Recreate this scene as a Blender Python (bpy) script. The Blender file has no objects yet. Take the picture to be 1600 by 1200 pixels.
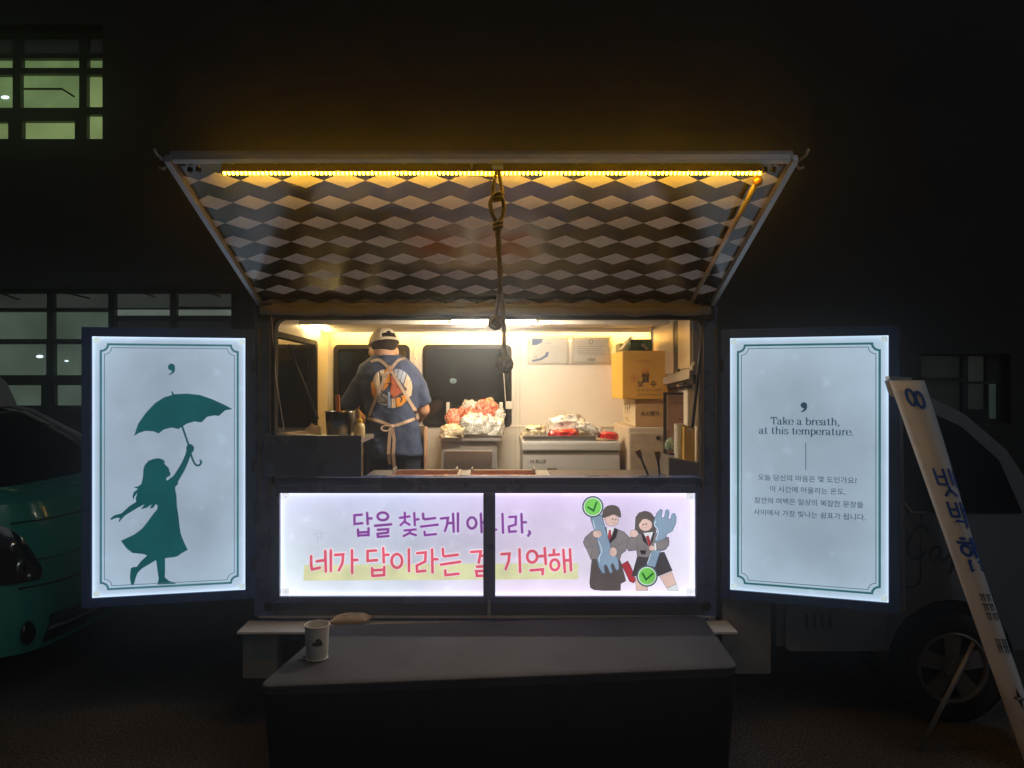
import bpy, bmesh, math, random
from mathutils import Vector, Matrix, noise
from mathutils.geometry import tessellate_polygon
from mathutils.bvhtree import BVHTree

random.seed(7)
scene = bpy.context.scene
col = scene.collection
R = math.radians
PI = math.pi

# ------------------------------------------------------------------ camera
F = 1113.0            # focal length in pixels of the 1600 px wide photograph
CXP, CYP = 780.0, 600.0
EYE = 1.6
DIST = 3.34           # camera to the serving side of the truck (Y = 0)
cam_data = bpy.data.cameras.new('camera')
cam = bpy.data.objects.new('camera', cam_data)
col.objects.link(cam)
cam.location = (0, -DIST, EYE)
cam.rotation_euler = (R(90), 0, 0)
cam_data.sensor_width = 36
cam_data.lens = 36 * F / 1600
cam_data.shift_x = (800 - CXP) / 1600
cam_data.clip_start = 0.05
cam_data.clip_end = 200
scene.camera = cam

# ------------------------------------------------------------------ night sky and a dim fill sun added for ambient light
world = bpy.data.worlds.new('World')
scene.world = world
world.use_nodes = True
wn = world.node_tree
sky = wn.nodes.new('ShaderNodeTexSky')
sky.sky_type = 'NISHITA'
sky.sun_disc = False
sky.sun_elevation = R(38)
sky.sun_rotation = R(138)
bg = wn.nodes['Background']
wn.links.new(sky.outputs[0], bg.inputs[0])
bg.inputs[1].default_value = 0.0045
sun_data = bpy.data.lights.new('fill_sun', 'SUN')
sun_data.energy = 0.19
sun_data.angle = R(40)
sun_data.color = (0.86, 0.92, 1.0)
sun = bpy.data.objects.new('fill_sun', sun_data)
col.objects.link(sun)
sun.rotation_euler = (R(52), 0, R(42))

scene.view_settings.view_transform = 'Standard'
scene.view_settings.look = 'None'
scene.view_settings.exposure = 0
scene.view_settings.gamma = 1
scene.view_settings.use_curve_mapping = False
scene.cycles.use_denoising = True
scene.cycles.max_bounces = 8
scene.cycles.transparent_max_bounces = 12
scene.cycles.sample_clamp_indirect = 4
scene.cycles.volume_step_rate = 1


# ------------------------------------------------------------------ measuring helpers
def W(x, y, Y):
    """photo pixel at scene depth Y -> world point"""
    k = (Y + DIST) / F
    return Vector(((x - CXP) * k, Y, EYE - (y - CYP) * k))


def XZ(x, y, Y):
    p = W(x, y, Y)
    return p.x, p.z


# ------------------------------------------------------------------ materials
MATS = {}


def srgb(r, g, b):
    f = lambda c: (c / 255 / 12.92) if c / 255 <= 0.04045 else ((c / 255 + 0.055) / 1.055) ** 2.4
    return (f(r), f(g), f(b))


def mat(name, c=(0.5, 0.5, 0.5), rough=0.6, metal=0.0, spec=0.5, noise_amt=0.0, noise_scale=8.0, bump=0.0, bump_scale=60.0,
        coat=0.0, rough_var=0.0, stretch=None):
    if name in MATS:
        return MATS[name]
    m = bpy.data.materials.new(name)
    MATS[name] = m
    m.use_nodes = True
    nt = m.node_tree
    b = nt.nodes['Principled BSDF']
    b.inputs['Base Color'].default_value = (*c, 1)
    b.inputs['Roughness'].default_value = rough
    b.inputs['Metallic'].default_value = metal
    b.inputs['Specular IOR Level'].default_value = spec
    b.inputs['Coat Weight'].default_value = coat
    if noise_amt or bump or rough_var:
        tc = nt.nodes.new('ShaderNodeTexCoord')
        src = tc.outputs['Object']
        if stretch:
            mp = nt.nodes.new('ShaderNodeMapping')
            mp.inputs['Scale'].default_value = stretch
            nt.links.new(src, mp.inputs[0])
            src = mp.outputs[0]
    if noise_amt or rough_var:
        n = nt.nodes.new('ShaderNodeTexNoise')
        n.inputs['Scale'].default_value = noise_scale
        n.inputs['Detail'].default_value = 7
        n.inputs['Roughness'].default_value = 0.65
        nt.links.new(src, n.inputs['Vector'])
    if noise_amt:
        r = nt.nodes.new('ShaderNodeMapRange')
        r.inputs[1].default_value = 0.3
        r.inputs[2].default_value = 0.7
        r.inputs[3].default_value = 1 - noise_amt
        r.inputs[4].default_value = 1 + noise_amt
        nt.links.new(n.outputs[0], r.inputs[0])
        mx = nt.nodes.new('ShaderNodeVectorMath')
        mx.operation = 'SCALE'
        mx.inputs[0].default_value = c
        nt.links.new(r.outputs[0], mx.inputs['Scale'])
        nt.links.new(mx.outputs[0], b.inputs['Base Color'])
    if rough_var:
        r2 = nt.nodes.new('ShaderNodeMapRange')
        r2.inputs[1].default_value = 0.3
        r2.inputs[2].default_value = 0.7
        r2.inputs[3].default_value = max(0.02, rough - rough_var)
        r2.inputs[4].default_value = rough + rough_var
        nt.links.new(n.outputs[0], r2.inputs[0])
        nt.links.new(r2.outputs[0], b.inputs['Roughness'])
    if bump:
        n2 = nt.nodes.new('ShaderNodeTexNoise')
        n2.inputs['Scale'].default_value = bump_scale
        n2.inputs['Detail'].default_value = 5
        nt.links.new(src, n2.inputs['Vector'])
        bp = nt.nodes.new('ShaderNodeBump')
        bp.inputs['Strength'].default_value = bump
        bp.inputs['Distance'].default_value = 0.01
        nt.links.new(n2.outputs[0], bp.inputs['Height'])
        nt.links.new(bp.outputs[0], b.inputs['Normal'])
    return m


def emit(name, c, s):
    if name in MATS:
        return MATS[name]
    m = bpy.data.materials.new(name)
    MATS[name] = m
    m.use_nodes = True
    b = m.node_tree.nodes['Principled BSDF']
    b.inputs['Base Color'].default_value = (0.6, 0.6, 0.6, 1)
    b.inputs['Emission Color'].default_value = (*c, 1)
    b.inputs['Emission Strength'].default_value = s
    return m


def glass(name, tint=(0.5, 0.5, 0.5), refl=1.0, rough=0.02):
    if name in MATS:
        return MATS[name]
    m = bpy.data.materials.new(name)
    MATS[name] = m
    m.use_nodes = True
    nt = m.node_tree
    nt.nodes.clear()
    out = nt.nodes.new('ShaderNodeOutputMaterial')
    t = nt.nodes.new('ShaderNodeBsdfTransparent')
    t.inputs[0].default_value = (*tint, 1)
    g = nt.nodes.new('ShaderNodeBsdfGlossy')
    g.inputs['Roughness'].default_value = rough
    g.inputs[0].default_value = (refl, refl, refl, 1)
    fr = nt.nodes.new('ShaderNodeFresnel')
    fr.inputs[0].default_value = 1.6
    mx = nt.nodes.new('ShaderNodeMixShader')
    nt.links.new(fr.outputs[0], mx.inputs[0])
    nt.links.new(t.outputs[0], mx.inputs[1])
    nt.links.new(g.outputs[0], mx.inputs[2])
    nt.links.new(mx.outputs[0], out.inputs[0])
    return m


def print_mat(name, strength=0.0, rough=0.5):
    """flat print: colours come from the 'ink' attribute; strength > 0 for print on a backlit sheet"""
    if name in MATS:
        return MATS[name]
    m = bpy.data.materials.new(name)
    MATS[name] = m
    m.use_nodes = True
    nt = m.node_tree
    b = nt.nodes['Principled BSDF']
    a = nt.nodes.new('ShaderNodeAttribute')
    a.attribute_name = 'ink'
    b.inputs['Roughness'].default_value = rough
    if strength:
        b.inputs['Base Color'].default_value = (0.02, 0.02, 0.02, 1)
        b.inputs['Specular IOR Level'].default_value = 0.3
        tc = nt.nodes.new('ShaderNodeTexCoord')
        n = nt.nodes.new('ShaderNodeTexNoise')
        n.inputs['Scale'].default_value = 9
        n.inputs['Detail'].default_value = 6
        nt.links.new(tc.outputs['Object'], n.inputs['Vector'])
        r = nt.nodes.new('ShaderNodeMapRange')
        r.inputs[1].default_value = 0.3
        r.inputs[2].default_value = 0.7
        r.inputs[3].default_value = strength * 0.85
        r.inputs[4].default_value = strength * 1.15
        nt.links.new(n.outputs[0], r.inputs[0])
        nt.links.new(a.outputs['Color'], b.inputs['Emission Color'])
        nt.links.new(r.outputs[0], b.inputs['Emission Strength'])
    else:
        nt.links.new(a.outputs['Color'], b.inputs['Base Color'])
    return m


# ------------------------------------------------------------------ object helpers
def link(name, me, m=None, parent=None, smooth=False):
    o = bpy.data.objects.new(name, me)
    col.objects.link(o)
    if m is not None:
        if isinstance(m, (list, tuple)):
            for x in m:
                me.materials.append(x)
        else:
            me.materials.append(m)
    if smooth:
        for p in me.polygons:
            p.use_smooth = True
    if parent is not None:
        o.parent = parent
        pm = Matrix.Translation(parent.location)
        g = parent.parent
        o.matrix_parent_inverse = Matrix.Identity(4)
        if parent.type == 'EMPTY':
            base = Vector(parent.location)
            if g is not None:
                base = base + Vector(g.location)
            o.matrix_parent_inverse = Matrix.Translation(-base)
        elif g is not None:
            o.matrix_parent_inverse = Matrix.Identity(4)
            gg = Vector((0, 0, 0))
            # parent mesh sits at the world origin already (its own inverse undoes the Empty)
    return o


def tag(o, label, cat, group=None, kind=None):
    o['label'] = label
    o['category'] = cat
    if group:
        o['group'] = group
    if kind:
        o['kind'] = kind
    return o


def thing(name, label, cat, loc=(0, 0, 0), group=None):
    o = bpy.data.objects.new(name, None)
    col.objects.link(o)
    o.location = loc
    o.empty_display_size = 0.1
    return tag(o, label, cat, group)


class MB:
    """collects shapes, builds one mesh"""

    def __init__(self):
        self.v = []
        self.f = []
        self.mi = []
        self.cur = 0

    def add(self, vs, fs):
        n = len(self.v)
        self.v += [tuple(p) for p in vs]
        self.f += [tuple(i + n for i in f) for f in fs]
        self.mi += [self.cur] * len(fs)
        return self

    def box(self, x0, x1, y0, y1, z0, z1):
        vs = [(x, y, z) for z in (z0, z1) for y in (y0, y1) for x in (x0, x1)]
        return self.hexa(vs)

    def hexa(self, vs):
        """8 corners ordered x fastest, then y, then z"""
        return self.add(vs, [(0, 2, 3, 1), (4, 5, 7, 6), (0, 1, 5, 4), (2, 6, 7, 3), (0, 4, 6, 2), (1, 3, 7, 5)])

    def bar(self, a, b, w, h=None, up=(0, 0, 1)):
        """rectangular bar from a to b"""
        a, b = Vector(a), Vector(b)
        h = h or w
        d = (b - a).normalized()
        u = Vector(up)
        if abs(d.dot(u)) > 0.98:
            u = Vector((0, 1, 0))
        s = d.cross(u).normalized() * w / 2
        t = s.cross(d).normalized() * h / 2
        vs = [a - s - t, a + s - t, b - s - t, b + s - t, a - s + t, a + s + t, b - s + t, b + s + t]
        return self.hexa(vs)

    def tube(self, pts, r, n=8, cap=True):
        pts = [Vector(p) for p in pts]
        rs = r if isinstance(r, (list, tuple)) else [r] * len(pts)
        base = len(self.v)
        vs = []
        prev = None
        for i, p in enumerate(pts):
            d = (pts[min(i + 1, len(pts) - 1)] - pts[max(i - 1, 0)]).normalized()
            if prev is None:
                u = Vector((0, 0, 1)) if abs(d.z) < 0.9 else Vector((1, 0, 0))
                s = d.cross(u).normalized()
            else:
                s = (prev - d * prev.dot(d)).normalized()
            prev = s
            t = d.cross(s)
            for k in range(n):
                a = 2 * PI * k / n
                vs.append(p + (s * math.cos(a) + t * math.sin(a)) * rs[i])
        fs = []
        for i in range(len(pts) - 1):
            for k in range(n):
                a, b = i * n + k, i * n + (k + 1) % n
                fs.append((a, b, b + n, a + n))
        if cap:
            fs.append(tuple(range(n - 1, -1, -1)))
            m = (len(pts) - 1) * n
            fs.append(tuple(range(m, m + n)))
        return self.add(vs, fs)

    def lathe(self, prof, o=(0, 0, 0), n=24, axis='Z', closed=False):
        vs = []
        for r, h in prof:
            for k in range(n):
                a = 2 * PI * k / n
                if axis == 'Z':
                    vs.append((o[0] + r * math.cos(a), o[1] + r * math.sin(a), o[2] + h))
                else:
                    vs.append((o[0] + r * math.cos(a), o[1] + h, o[2] + r * math.sin(a)))
        fs = []
        for i in range(len(prof) - 1):
            for k in range(n):
                a, b = i * n + k, i * n + (k + 1) % n
                fs.append((a, b, b + n, a + n))
        if not closed:
            fs.append(tuple(range(n - 1, -1, -1)))
            m = (len(prof) - 1) * n
            fs.append(tuple(range(m, m + n)))
        return self.add(vs, fs)

    def prism(self, poly, y0, y1, plane='XZ'):
        """polygon extruded along the third axis"""
        n = len(poly)
        if plane == 'XZ':
            vs = [(p[0], y0, p[1]) for p in poly] + [(p[0], y1, p[1]) for p in poly]
        elif plane == 'XY':
            vs = [(p[0], p[1], y0) for p in poly] + [(p[0], p[1], y1) for p in poly]
        else:
            vs = [(y0, p[0], p[1]) for p in poly] + [(y1, p[0], p[1]) for p in poly]
        tris = tessellate_polygon([[Vector((p[0], p[1], 0)) for p in poly]])
        fs = [tuple(t) for t in tris] + [tuple(i + n for i in reversed(t)) for t in tris]
        fs += [(i, (i + 1) % n, (i + 1) % n + n, i + n) for i in range(n)]
        return self.add(vs, fs)

    def ball(self, c, r, seg=16, rings=10, rot=None):
        rr = r if isinstance(r, (tuple, list)) else (r, r, r)
        vs, fs = [], []
        for i in range(rings + 1):
            th = PI * i / rings
            for k in range(seg):
                a = 2 * PI * k / seg
                p = Vector((rr[0] * math.sin(th) * math.cos(a), rr[1] * math.sin(th) * math.sin(a), rr[2] * math.cos(th)))
                if rot is not None:
                    p = rot @ p
                vs.append(p + Vector(c))
        for i in range(rings):
            for k in range(seg):
                a, b = i * seg + k, i * seg + (k + 1) % seg
                fs.append((a, a + seg, b + seg, b))
        return self.add(vs, fs)

    def build(self, name, m=None, parent=None, smooth=False, bevel=0.0, weld=False, auto=False):
        me = bpy.data.meshes.new(name)
        me.from_pydata(self.v, [], self.f)
        for p, i in zip(me.polygons, self.mi):
            p.material_index = i
        bm = bmesh.new()
        bm.from_mesh(me)
        if weld:
            bmesh.ops.remove_doubles(bm, verts=bm.verts, dist=1e-5)
        bmesh.ops.recalc_face_normals(bm, faces=bm.faces)
        if bevel:
            es = [e for e in bm.edges if len(e.link_faces) == 2 and e.calc_face_angle(0) > 0.6]
            bmesh.ops.bevel(bm, geom=es, offset=bevel, segments=2, profile=0.6, affect='EDGES', clamp_overlap=True)
        bm.to_mesh(me)
        bm.free()
        o = link(name, me, m, parent, smooth)
        if auto:
            for p in me.polygons:
                p.use_smooth = True
            me.set_sharp_from_angle(angle=R(35))
        return o


def wall_with_holes(u0, u1, v0, v1, holes, put, mb):
    """cells of a rectangle that are not in a hole; put(mb,u0,u1,v0,v1) adds the slab"""
    us = sorted({u0, u1} | {min(max(h[i], u0), u1) for h in holes for i in (0, 1)})
    vs = sorted({v0, v1} | {min(max(h[i], v0), v1) for h in holes for i in (2, 3)})
    for a, b in zip(us, us[1:]):
        run = None
        for c, d in zip(vs, vs[1:]):
            mu, mv = (a + b) / 2, (c + d) / 2
            inside = any(h[0] < mu < h[1] and h[2] < mv < h[3] for h in holes)
            if inside:
                if run:
                    put(mb, a, b, run[0], run[1])
                run = None
            else:
                run = (run[0], d) if run else (c, d)
        if run:
            put(mb, a, b, run[0], run[1])


def rrect(x0, x1, z0, z1, r, n=5):
    pts = []
    for cx, cz, a0 in ((x1 - r, z1 - r, 0), (x0 + r, z1 - r, 90), (x0 + r, z0 + r, 180), (x1 - r, z0 + r, 270)):
        for i in range(n + 1):
            a = R(a0 + 90 * i / n)
            pts.append((cx + r * math.cos(a), cz + r * math.sin(a)))
    return pts


def ring(mb, outer, inner, y0, y1, plane='XZ'):
    """frame between two loops with the same count of points"""
    n = len(outer)
    def P(p, y):
        return (p[0], y, p[1]) if plane == 'XZ' else ((y, p[0], p[1]) if plane == 'YZ' else (p[0], p[1], y))
    vs = [P(p, y0) for p in outer] + [P(p, y0) for p in inner] + [P(p, y1) for p in outer] + [P(p, y1) for p in inner]
    fs = []
    for i in range(n):
        j = (i + 1) % n
        fs += [(i, j, n + j, n + i), (2 * n + i, 3 * n + i, 3 * n + j, 2 * n + j), (i, 2 * n + i, 2 * n + j, j), (n + i, n + j, 3 * n + j, 3 * n + i)]
    mb.add(vs, fs)


# ------------------------------------------------------------------ flat print (vector art)
def spline(pts, sub=4, closed=False):
    P = [Vector((p[0], p[1])) for p in pts]
    n = len(P)
    out = []
    rng = range(n) if closed else range(n - 1)
    for i in rng:
        p0 = P[(i - 1) % n] if closed or i > 0 else P[0]
        p1, p2 = P[i], P[(i + 1) % n]
        p3 = P[(i + 2) % n] if closed or i + 2 < n else P[-1]
        for s in range(sub):
            t = s / sub
            out.append(0.5 * ((2 * p1) + (p2 - p0) * t + (2 * p0 - 5 * p1 + 4 * p2 - p3) * t * t + (3 * p1 - p0 - 3 * p2 + p3) * t ** 3))
    if not closed:
        out.append(P[-1])
    return [(p.x, p.y) for p in out]


class Art:
    """flat print; T turns drawing coordinates into sheet coordinates (u right, v up, in metres)"""

    def __init__(self, T=None):
        self.T = T or (lambda x, y: (x, y))
        self.items = []      # (verts2d, faces, colour)

    def poly(self, pts, c, smooth=0, closed=True, T=None):
        T = T or self.T
        if smooth:
            pts = spline(pts, smooth, True)
        p2 = [T(*p) for p in pts]
        tris = tessellate_polygon([[Vector((p[0], p[1], 0)) for p in p2]])
        self.items.append((p2, [tuple(t) for t in tris], c))

    def ell(self, cx, cy, rx, ry, c, n=28, T=None, rot=0):
        ca, sa = math.cos(rot), math.sin(rot)
        pts = []
        for i in range(n):
            a = 2 * PI * i / n
            x, y = rx * math.cos(a), ry * math.sin(a)
            pts.append((cx + x * ca - y * sa, cy + x * sa + y * ca))
        self.poly(pts, c, T=T)

    def stroke(self, pts, w, c, smooth=0, closed=False, T=None, nib=None, cap=True):
        """w in sheet units; nib=(thin, thick) broad-nib stroke instead"""
        T = T or self.T
        if smooth:
            pts = spline(pts, smooth, closed)
        P = [Vector(T(*p)) for p in pts]
        Q = [P[0]]
        for p in P[1:]:
            if (p - Q[-1]).length > 1e-6:
                Q.append(p)
        P = Q
        n = len(P)
        if n < 2:
            return
        L, Rr = [], []
        for i in range(n):
            a = P[i] - P[i - 1] if (i > 0 or closed) else P[1] - P[0]
            b = P[(i + 1) % n] - P[i] if (i < n - 1 or closed) else P[-1] - P[-2]
            a = a.normalized()
            b = b.normalized()
            t = a + b
            t = t.normalized() if t.length > 1e-6 else a
            nn = Vector((-t.y, t.x))
            cosv = max(0.45, nn.dot(Vector((-a.y, a.x))))
            ww = w if nib is None else nib[0] + (nib[1] - nib[0]) * min(1, abs(t.y) * 1.1) ** 1.5
            off = nn * (ww / 2 / cosv)
            L.append(P[i] + off)
            Rr.append(P[i] - off)
        vs = [tuple(p) for p in L] + [tuple(p) for p in Rr]
        m = n if closed else n - 1
        fs = [(i, (i + 1) % n, n + (i + 1) % n, n + i) for i in range(m)]
        if cap and not closed and nib is None:
            for idx, d in ((0, (P[0] - P[1]).normalized()), (n - 1, (P[-1] - P[-2]).normalized())):
                s = Vector((-d.y, d.x))
                base = len(vs)
                arc = []
                for k in range(7):
                    a = PI * k / 6
                    vs.append(tuple(P[idx] + (s * math.cos(a) + d * math.sin(a)) * w / 2))
                fs.append(tuple(range(base, base + 7)))
        self.items.append((vs, fs, c))

    def text(self, body, x, y, width, c, bold=0.0, align='CENTER', height=None, T=None):
        """one line of type with its own font; x,y = baseline anchor in sheet metres, width in metres"""
        cu = bpy.data.curves.new('lettering', 'FONT')
        cu.body = body
        cu.resolution_u = 3
        cu.offset = bold
        o = bpy.data.objects.new('lettering', cu)
        col.objects.link(o)
        dg = bpy.context.evaluated_depsgraph_get()
        dg.update()
        me = bpy.data.meshes.new_from_object(o.evaluated_get(dg))
        xs = [v.co.x for v in me.vertices]
        x0, x1 = min(xs), max(xs)
        s = width / (x1 - x0)
        sy = s if height is None else height
        ax = {'CENTER': (x0 + x1) / 2, 'LEFT': x0, 'RIGHT': x1}[align]
        vs = [(x + (v.co.x - ax) * s, y + v.co.y * sy) for v in me.vertices]
        if T:
            vs = [T(*p) for p in vs]
        fs = [tuple(p.vertices) for p in me.polygons]
        self.items.append((vs, fs, c))
        bpy.data.objects.remove(o)
        bpy.data.curves.remove(cu)
        bpy.data.meshes.remove(me)

    def build(self, name, surf, m, parent, lift=0.0006, step=0.00004):
        """surf(u, v, h) -> world point"""
        vs, fs, cs = [], [], []
        for k, (p2, ff, c) in enumerate(self.items):
            n = len(vs)
            h = lift + step * k
            vs += [tuple(surf(p[0], p[1], h)) for p in p2]
            fs += [tuple(i + n for i in f) for f in ff]
            cs += [c] * len(ff)
        me = bpy.data.meshes.new(name)
        me.from_pydata(vs, [], fs)
        at = me.color_attributes.new('ink', 'FLOAT_COLOR', 'CORNER')
        for p, c in zip(me.polygons, cs):
            for li in p.loop_indices:
                at.data[li].color = (*c, 1)
        return link(name, me, m, parent)


class Sheet:
    """a plane sheet: origin at lower-left corner, axes U (right) and V (up), normal N towards the viewer"""

    def __init__(self, o, u, v):
        self.o, self.u, self.v = Vector(o), Vector(u).normalized(), Vector(v).normalized()
        self.n = self.u.cross(self.v).normalized()

    def __call__(self, u, v, h=0.0):
        return self.o + self.u * u + self.v * v + self.n * h

    def at(self, x, y):
        """photo pixel -> sheet coordinates"""
        c = Vector((0, -DIST, EYE))
        d = Vector(((x - CXP) / F, 1, -(y - CYP) / F))
        t = (self.o - c).dot(self.n) / d.dot(self.n)
        p = c + d * t - self.o
        return p.dot(self.u), p.dot(self.v)


# ------------------------------------------------------------------ common materials
navy = mat('navy_paint', (0.055, 0.090, 0.230), 0.30, spec=0.5, noise_amt=0.25, noise_scale=5, rough_var=0.12)
black_rub = mat('black_rubber', (0.005, 0.005, 0.005), 0.7, spec=0.2)
alu = mat('brushed_aluminium', (0.42, 0.42, 0.43), 0.42, 0.7, noise_amt=0.12, noise_scale=20, rough_var=0.1)
steel = mat('stainless_steel', (0.60, 0.58, 0.55), 0.34, 0.75, noise_amt=0.07, noise_scale=5, rough_var=0.06)
cream = mat('cream_wall_panel', (0.70, 0.65, 0.56), 0.38, noise_amt=0.05, noise_scale=3, rough_var=0.08)
cream_trim = mat('cream_trim', (0.62, 0.57, 0.48), 0.45, noise_amt=0.08, noise_scale=9)
white_paint = mat('white_vehicle_paint', (0.17, 0.18, 0.20), 0.28, coat=0.5, noise_amt=0.08, noise_scale=4)
dark_glass = mat('dark_vehicle_glass', (0.006, 0.008, 0.010), 0.05, spec=0.6)
tint_glass = glass('tinted_window_glass', (0.42, 0.44, 0.44), 1.0, 0.03)
clear_glass = glass('clear_acrylic', (0.95, 0.95, 0.95), 1.0, 0.05)
black_metal = mat('black_metal', (0.015, 0.015, 0.017), 0.4, 0.3)
tyre_m = mat('tyre_rubber', (0.018, 0.018, 0.018), 0.8, bump=0.2, bump_scale=90)
card_m = mat('kraft_cardboard', (0.46, 0.27, 0.11), 0.75, noise_amt=0.1, noise_scale=14, bump=0.05)
ink_m = print_mat('printed_ink', 0.0, 0.55)

# ================================================================== GROUND
gm = bpy.data.materials.new('asphalt')
gm.use_nodes = True
nt = gm.node_tree
b = nt.nodes['Principled BSDF']
tc = nt.nodes.new('ShaderNodeTexCoord')
n1 = nt.nodes.new('ShaderNodeTexNoise'); n1.inputs['Scale'].default_value = 90; n1.inputs['Detail'].default_value = 6
n2 = nt.nodes.new('ShaderNodeTexNoise'); n2.inputs['Scale'].default_value = 1.3; n2.inputs['Detail'].default_value = 6
vo = nt.nodes.new('ShaderNodeTexVoronoi'); vo.inputs['Scale'].default_value = 110
for q in (n1, n2, vo):
    nt.links.new(tc.outputs['Object'], q.inputs['Vector'])
r1 = nt.nodes.new('ShaderNodeValToRGB')
r1.color_ramp.elements[0].position = 0.38; r1.color_ramp.elements[0].color = (0.040, 0.037, 0.034, 1)
r1.color_ramp.elements[1].position = 0.68; r1.color_ramp.elements[1].color = (0.27, 0.24, 0.21, 1)
nt.links.new(n1.outputs[0], r1.inputs[0])
r2 = nt.nodes.new('ShaderNodeMapRange'); r2.inputs[1].default_value = 0.3; r2.inputs[2].default_value = 0.75; r2.inputs[3].default_value = 0.55; r2.inputs[4].default_value = 1.35
nt.links.new(n2.outputs[0], r2.inputs[0])
sc = nt.nodes.new('ShaderNodeVectorMath'); sc.operation = 'SCALE'
nt.links.new(r1.outputs[0], sc.inputs[0]); nt.links.new(r2.outputs[0], sc.inputs['Scale'])
nt.links.new(sc.outputs[0], b.inputs['Base Color'])
b.inputs['Roughness'].default_value = 0.85
bp = nt.nodes.new('ShaderNodeBump'); bp.inputs['Strength'].default_value = 0.7; bp.inputs['Distance'].default_value = 0.012
nt.links.new(vo.outputs['Distance'], bp.inputs['Height']); nt.links.new(bp.outputs[0], b.inputs['Normal'])
g = MB().add([(-60, -40, 0), (60, -40, 0), (60, 60, 0), (-60, 60, 0)], [(0, 1, 2, 3)]).build('ground', gm)
g['kind'] = 'structure'

# ================================================================== BUILDING BEHIND
FY = 4.7                                     # facade depth
def bx(x0, x1, y0, y1):
    a, b2 = W(x0, y1, FY), W(x1, y0, FY)
    return a.x, b2.x, a.z, b2.z
concrete = mat('dark_concrete', (0.030, 0.029, 0.027), 0.8, noise_amt=0.3, noise_scale=0.9, bump=0.15, bump_scale=25)
frame_dark = mat('dark_window_frame', (0.018, 0.020, 0.020), 0.45)
bld = thing('building', 'dark concrete building behind the food truck with a few lit windows', 'building', (0, FY, 0))
h_up = bx(-150, 160, 38, 217)
h_lo = bx(-150, 377, 455, 640)
h_r1 = bx(1440, 1580, 553, 662)
mb = MB()
wall_with_holes(-14, 14, 0, 13, [h_up, h_lo, h_r1], lambda m_, a, b_, c, d: m_.box(a, b_, FY, FY + 0.35, c, d), mb)
wl = mb.build('wall', concrete, bld)
# ledges and cladding panels of the facade
mb = MB()
a = bx(-300, 405, 436, 452)
mb.box(a[0], a[1], FY - 0.45, FY - 0.003, a[2], a[3])
mb.build('canopy_slab', concrete, bld, bevel=0.01)

def lit_pane(name, c, s, var=0.25):
    if name in MATS:
        return MATS[name]
    m = mat(name, (0.05, 0.055, 0.05), 0.25)
    nt = m.node_tree
    b = nt.nodes['Principled BSDF']
    tc = nt.nodes.new('ShaderNodeTexCoord')
    n = nt.nodes.new('ShaderNodeTexNoise')
    n.inputs['Scale'].default_value = 2.2
    n.inputs['Detail'].default_value = 6
    nt.links.new(tc.outputs['Object'], n.inputs['Vector'])
    r = nt.nodes.new('ShaderNodeMapRange')
    r.inputs[1].default_value = 0.3; r.inputs[2].default_value = 0.7
    r.inputs[3].default_value = s * (1 - var); r.inputs[4].default_value = s * (1 + var)
    nt.links.new(n.outputs[0], r.inputs[0])
    b.inputs['Emission Color'].default_value = (*c, 1)
    nt.links.new(r.outputs[0], b.inputs['Emission Strength'])
    return m


p_up = lit_pane('lit_green_pane', srgb(108, 132, 84), 0.85)
p_up2 = lit_pane('lit_yellow_green_pane', srgb(126, 146, 92), 0.85)
p_dk = lit_pane('dark_glow_pane', srgb(14, 16, 14), 1.0)  # dark panes get their tone from a faint glow
p_lo = lit_pane('lit_grey_green_pane', srgb(74, 88, 76), 0.8)
p_lo2 = lit_pane('lit_dim_pane', srgb(42, 46, 42), 1.0)
p_wh = lit_pane('lit_pale_pane', srgb(104, 114, 104), 0.8)


def window(name, rects, hole, label=None):
    """rects: (x0,x1,y0,y1,material) panes in photo pixels; everything else in the hole is frame"""
    h = bx(*hole)
    holes = [bx(*r[:4]) for r in rects]
    mb = MB()
    wall_with_holes(h[0], h[1], h[2], h[3], holes, lambda m_, a, b_, c, d: m_.box(a, b_, FY + 0.08, FY + 0.20, c, d), mb)
    fr = mb.build(name, frame_dark, bld)
    for r, q in zip(rects, holes):
        MB().box(q[0] - .01, q[1] + .01, FY + 0.145, FY + 0.155, q[2] - .01, q[3] + .01).build('pane', r[4], fr)
    if label:
        fr['label'] = label
    return fr


wu = window('window', [(-150, 12, 52, 78, p_dk), (25, 117, 52, 78, p_dk), (130, 159, 52, 78, p_dk),
                       (-150, 12, 86, 101, p_up), (26, 117, 86, 101, p_up), (130, 159, 86, 101, p_up),
                       (-150, 12, 112, 164, p_up), (24, 117, 110, 164, p_up), (129, 159, 112, 163, p_up2),
                       (-150, 5, 186, 216, p_up2), (27, 110, 185, 215, p_up2), (129, 159, 175, 216, p_up2)],
            (-150, 160, 38, 217), 'upper window with yellow-green lit panes')
wlw = window('window', [(-150, 66, 457, 480, p_lo2), (76, 163, 457, 480, p_lo2), (173, 260, 457, 480, p_lo2), (270, 357, 457, 478, p_lo2),
                        (-150, 66, 486, 529, p_lo), (76, 163, 486, 529, p_lo), (173, 260, 482, 492, p_wh), (270, 357, 482, 492, p_wh),
                        (173, 260, 500, 529, p_dk), (270, 357, 500, 529, p_dk),
                        (-150, 65, 537, 586, p_lo), (77, 163, 537, 586, p_lo), (173, 260, 537, 586, p_lo), (270, 357, 537, 586, p_lo),
                        (-150, 57, 602, 634, p_lo), (78, 163, 602, 634, p_lo), (173, 260, 602, 634, p_lo), (270, 357, 602, 634, p_lo)],
             (-150, 377, 455, 640), 'wide ground-floor window with dim grey-green panes')
p_fa = lit_pane('faint_pane', srgb(24, 27, 24), 1.0)
p_fg = lit_pane('faint_green_pane', srgb(44, 56, 48), 0.8)
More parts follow.
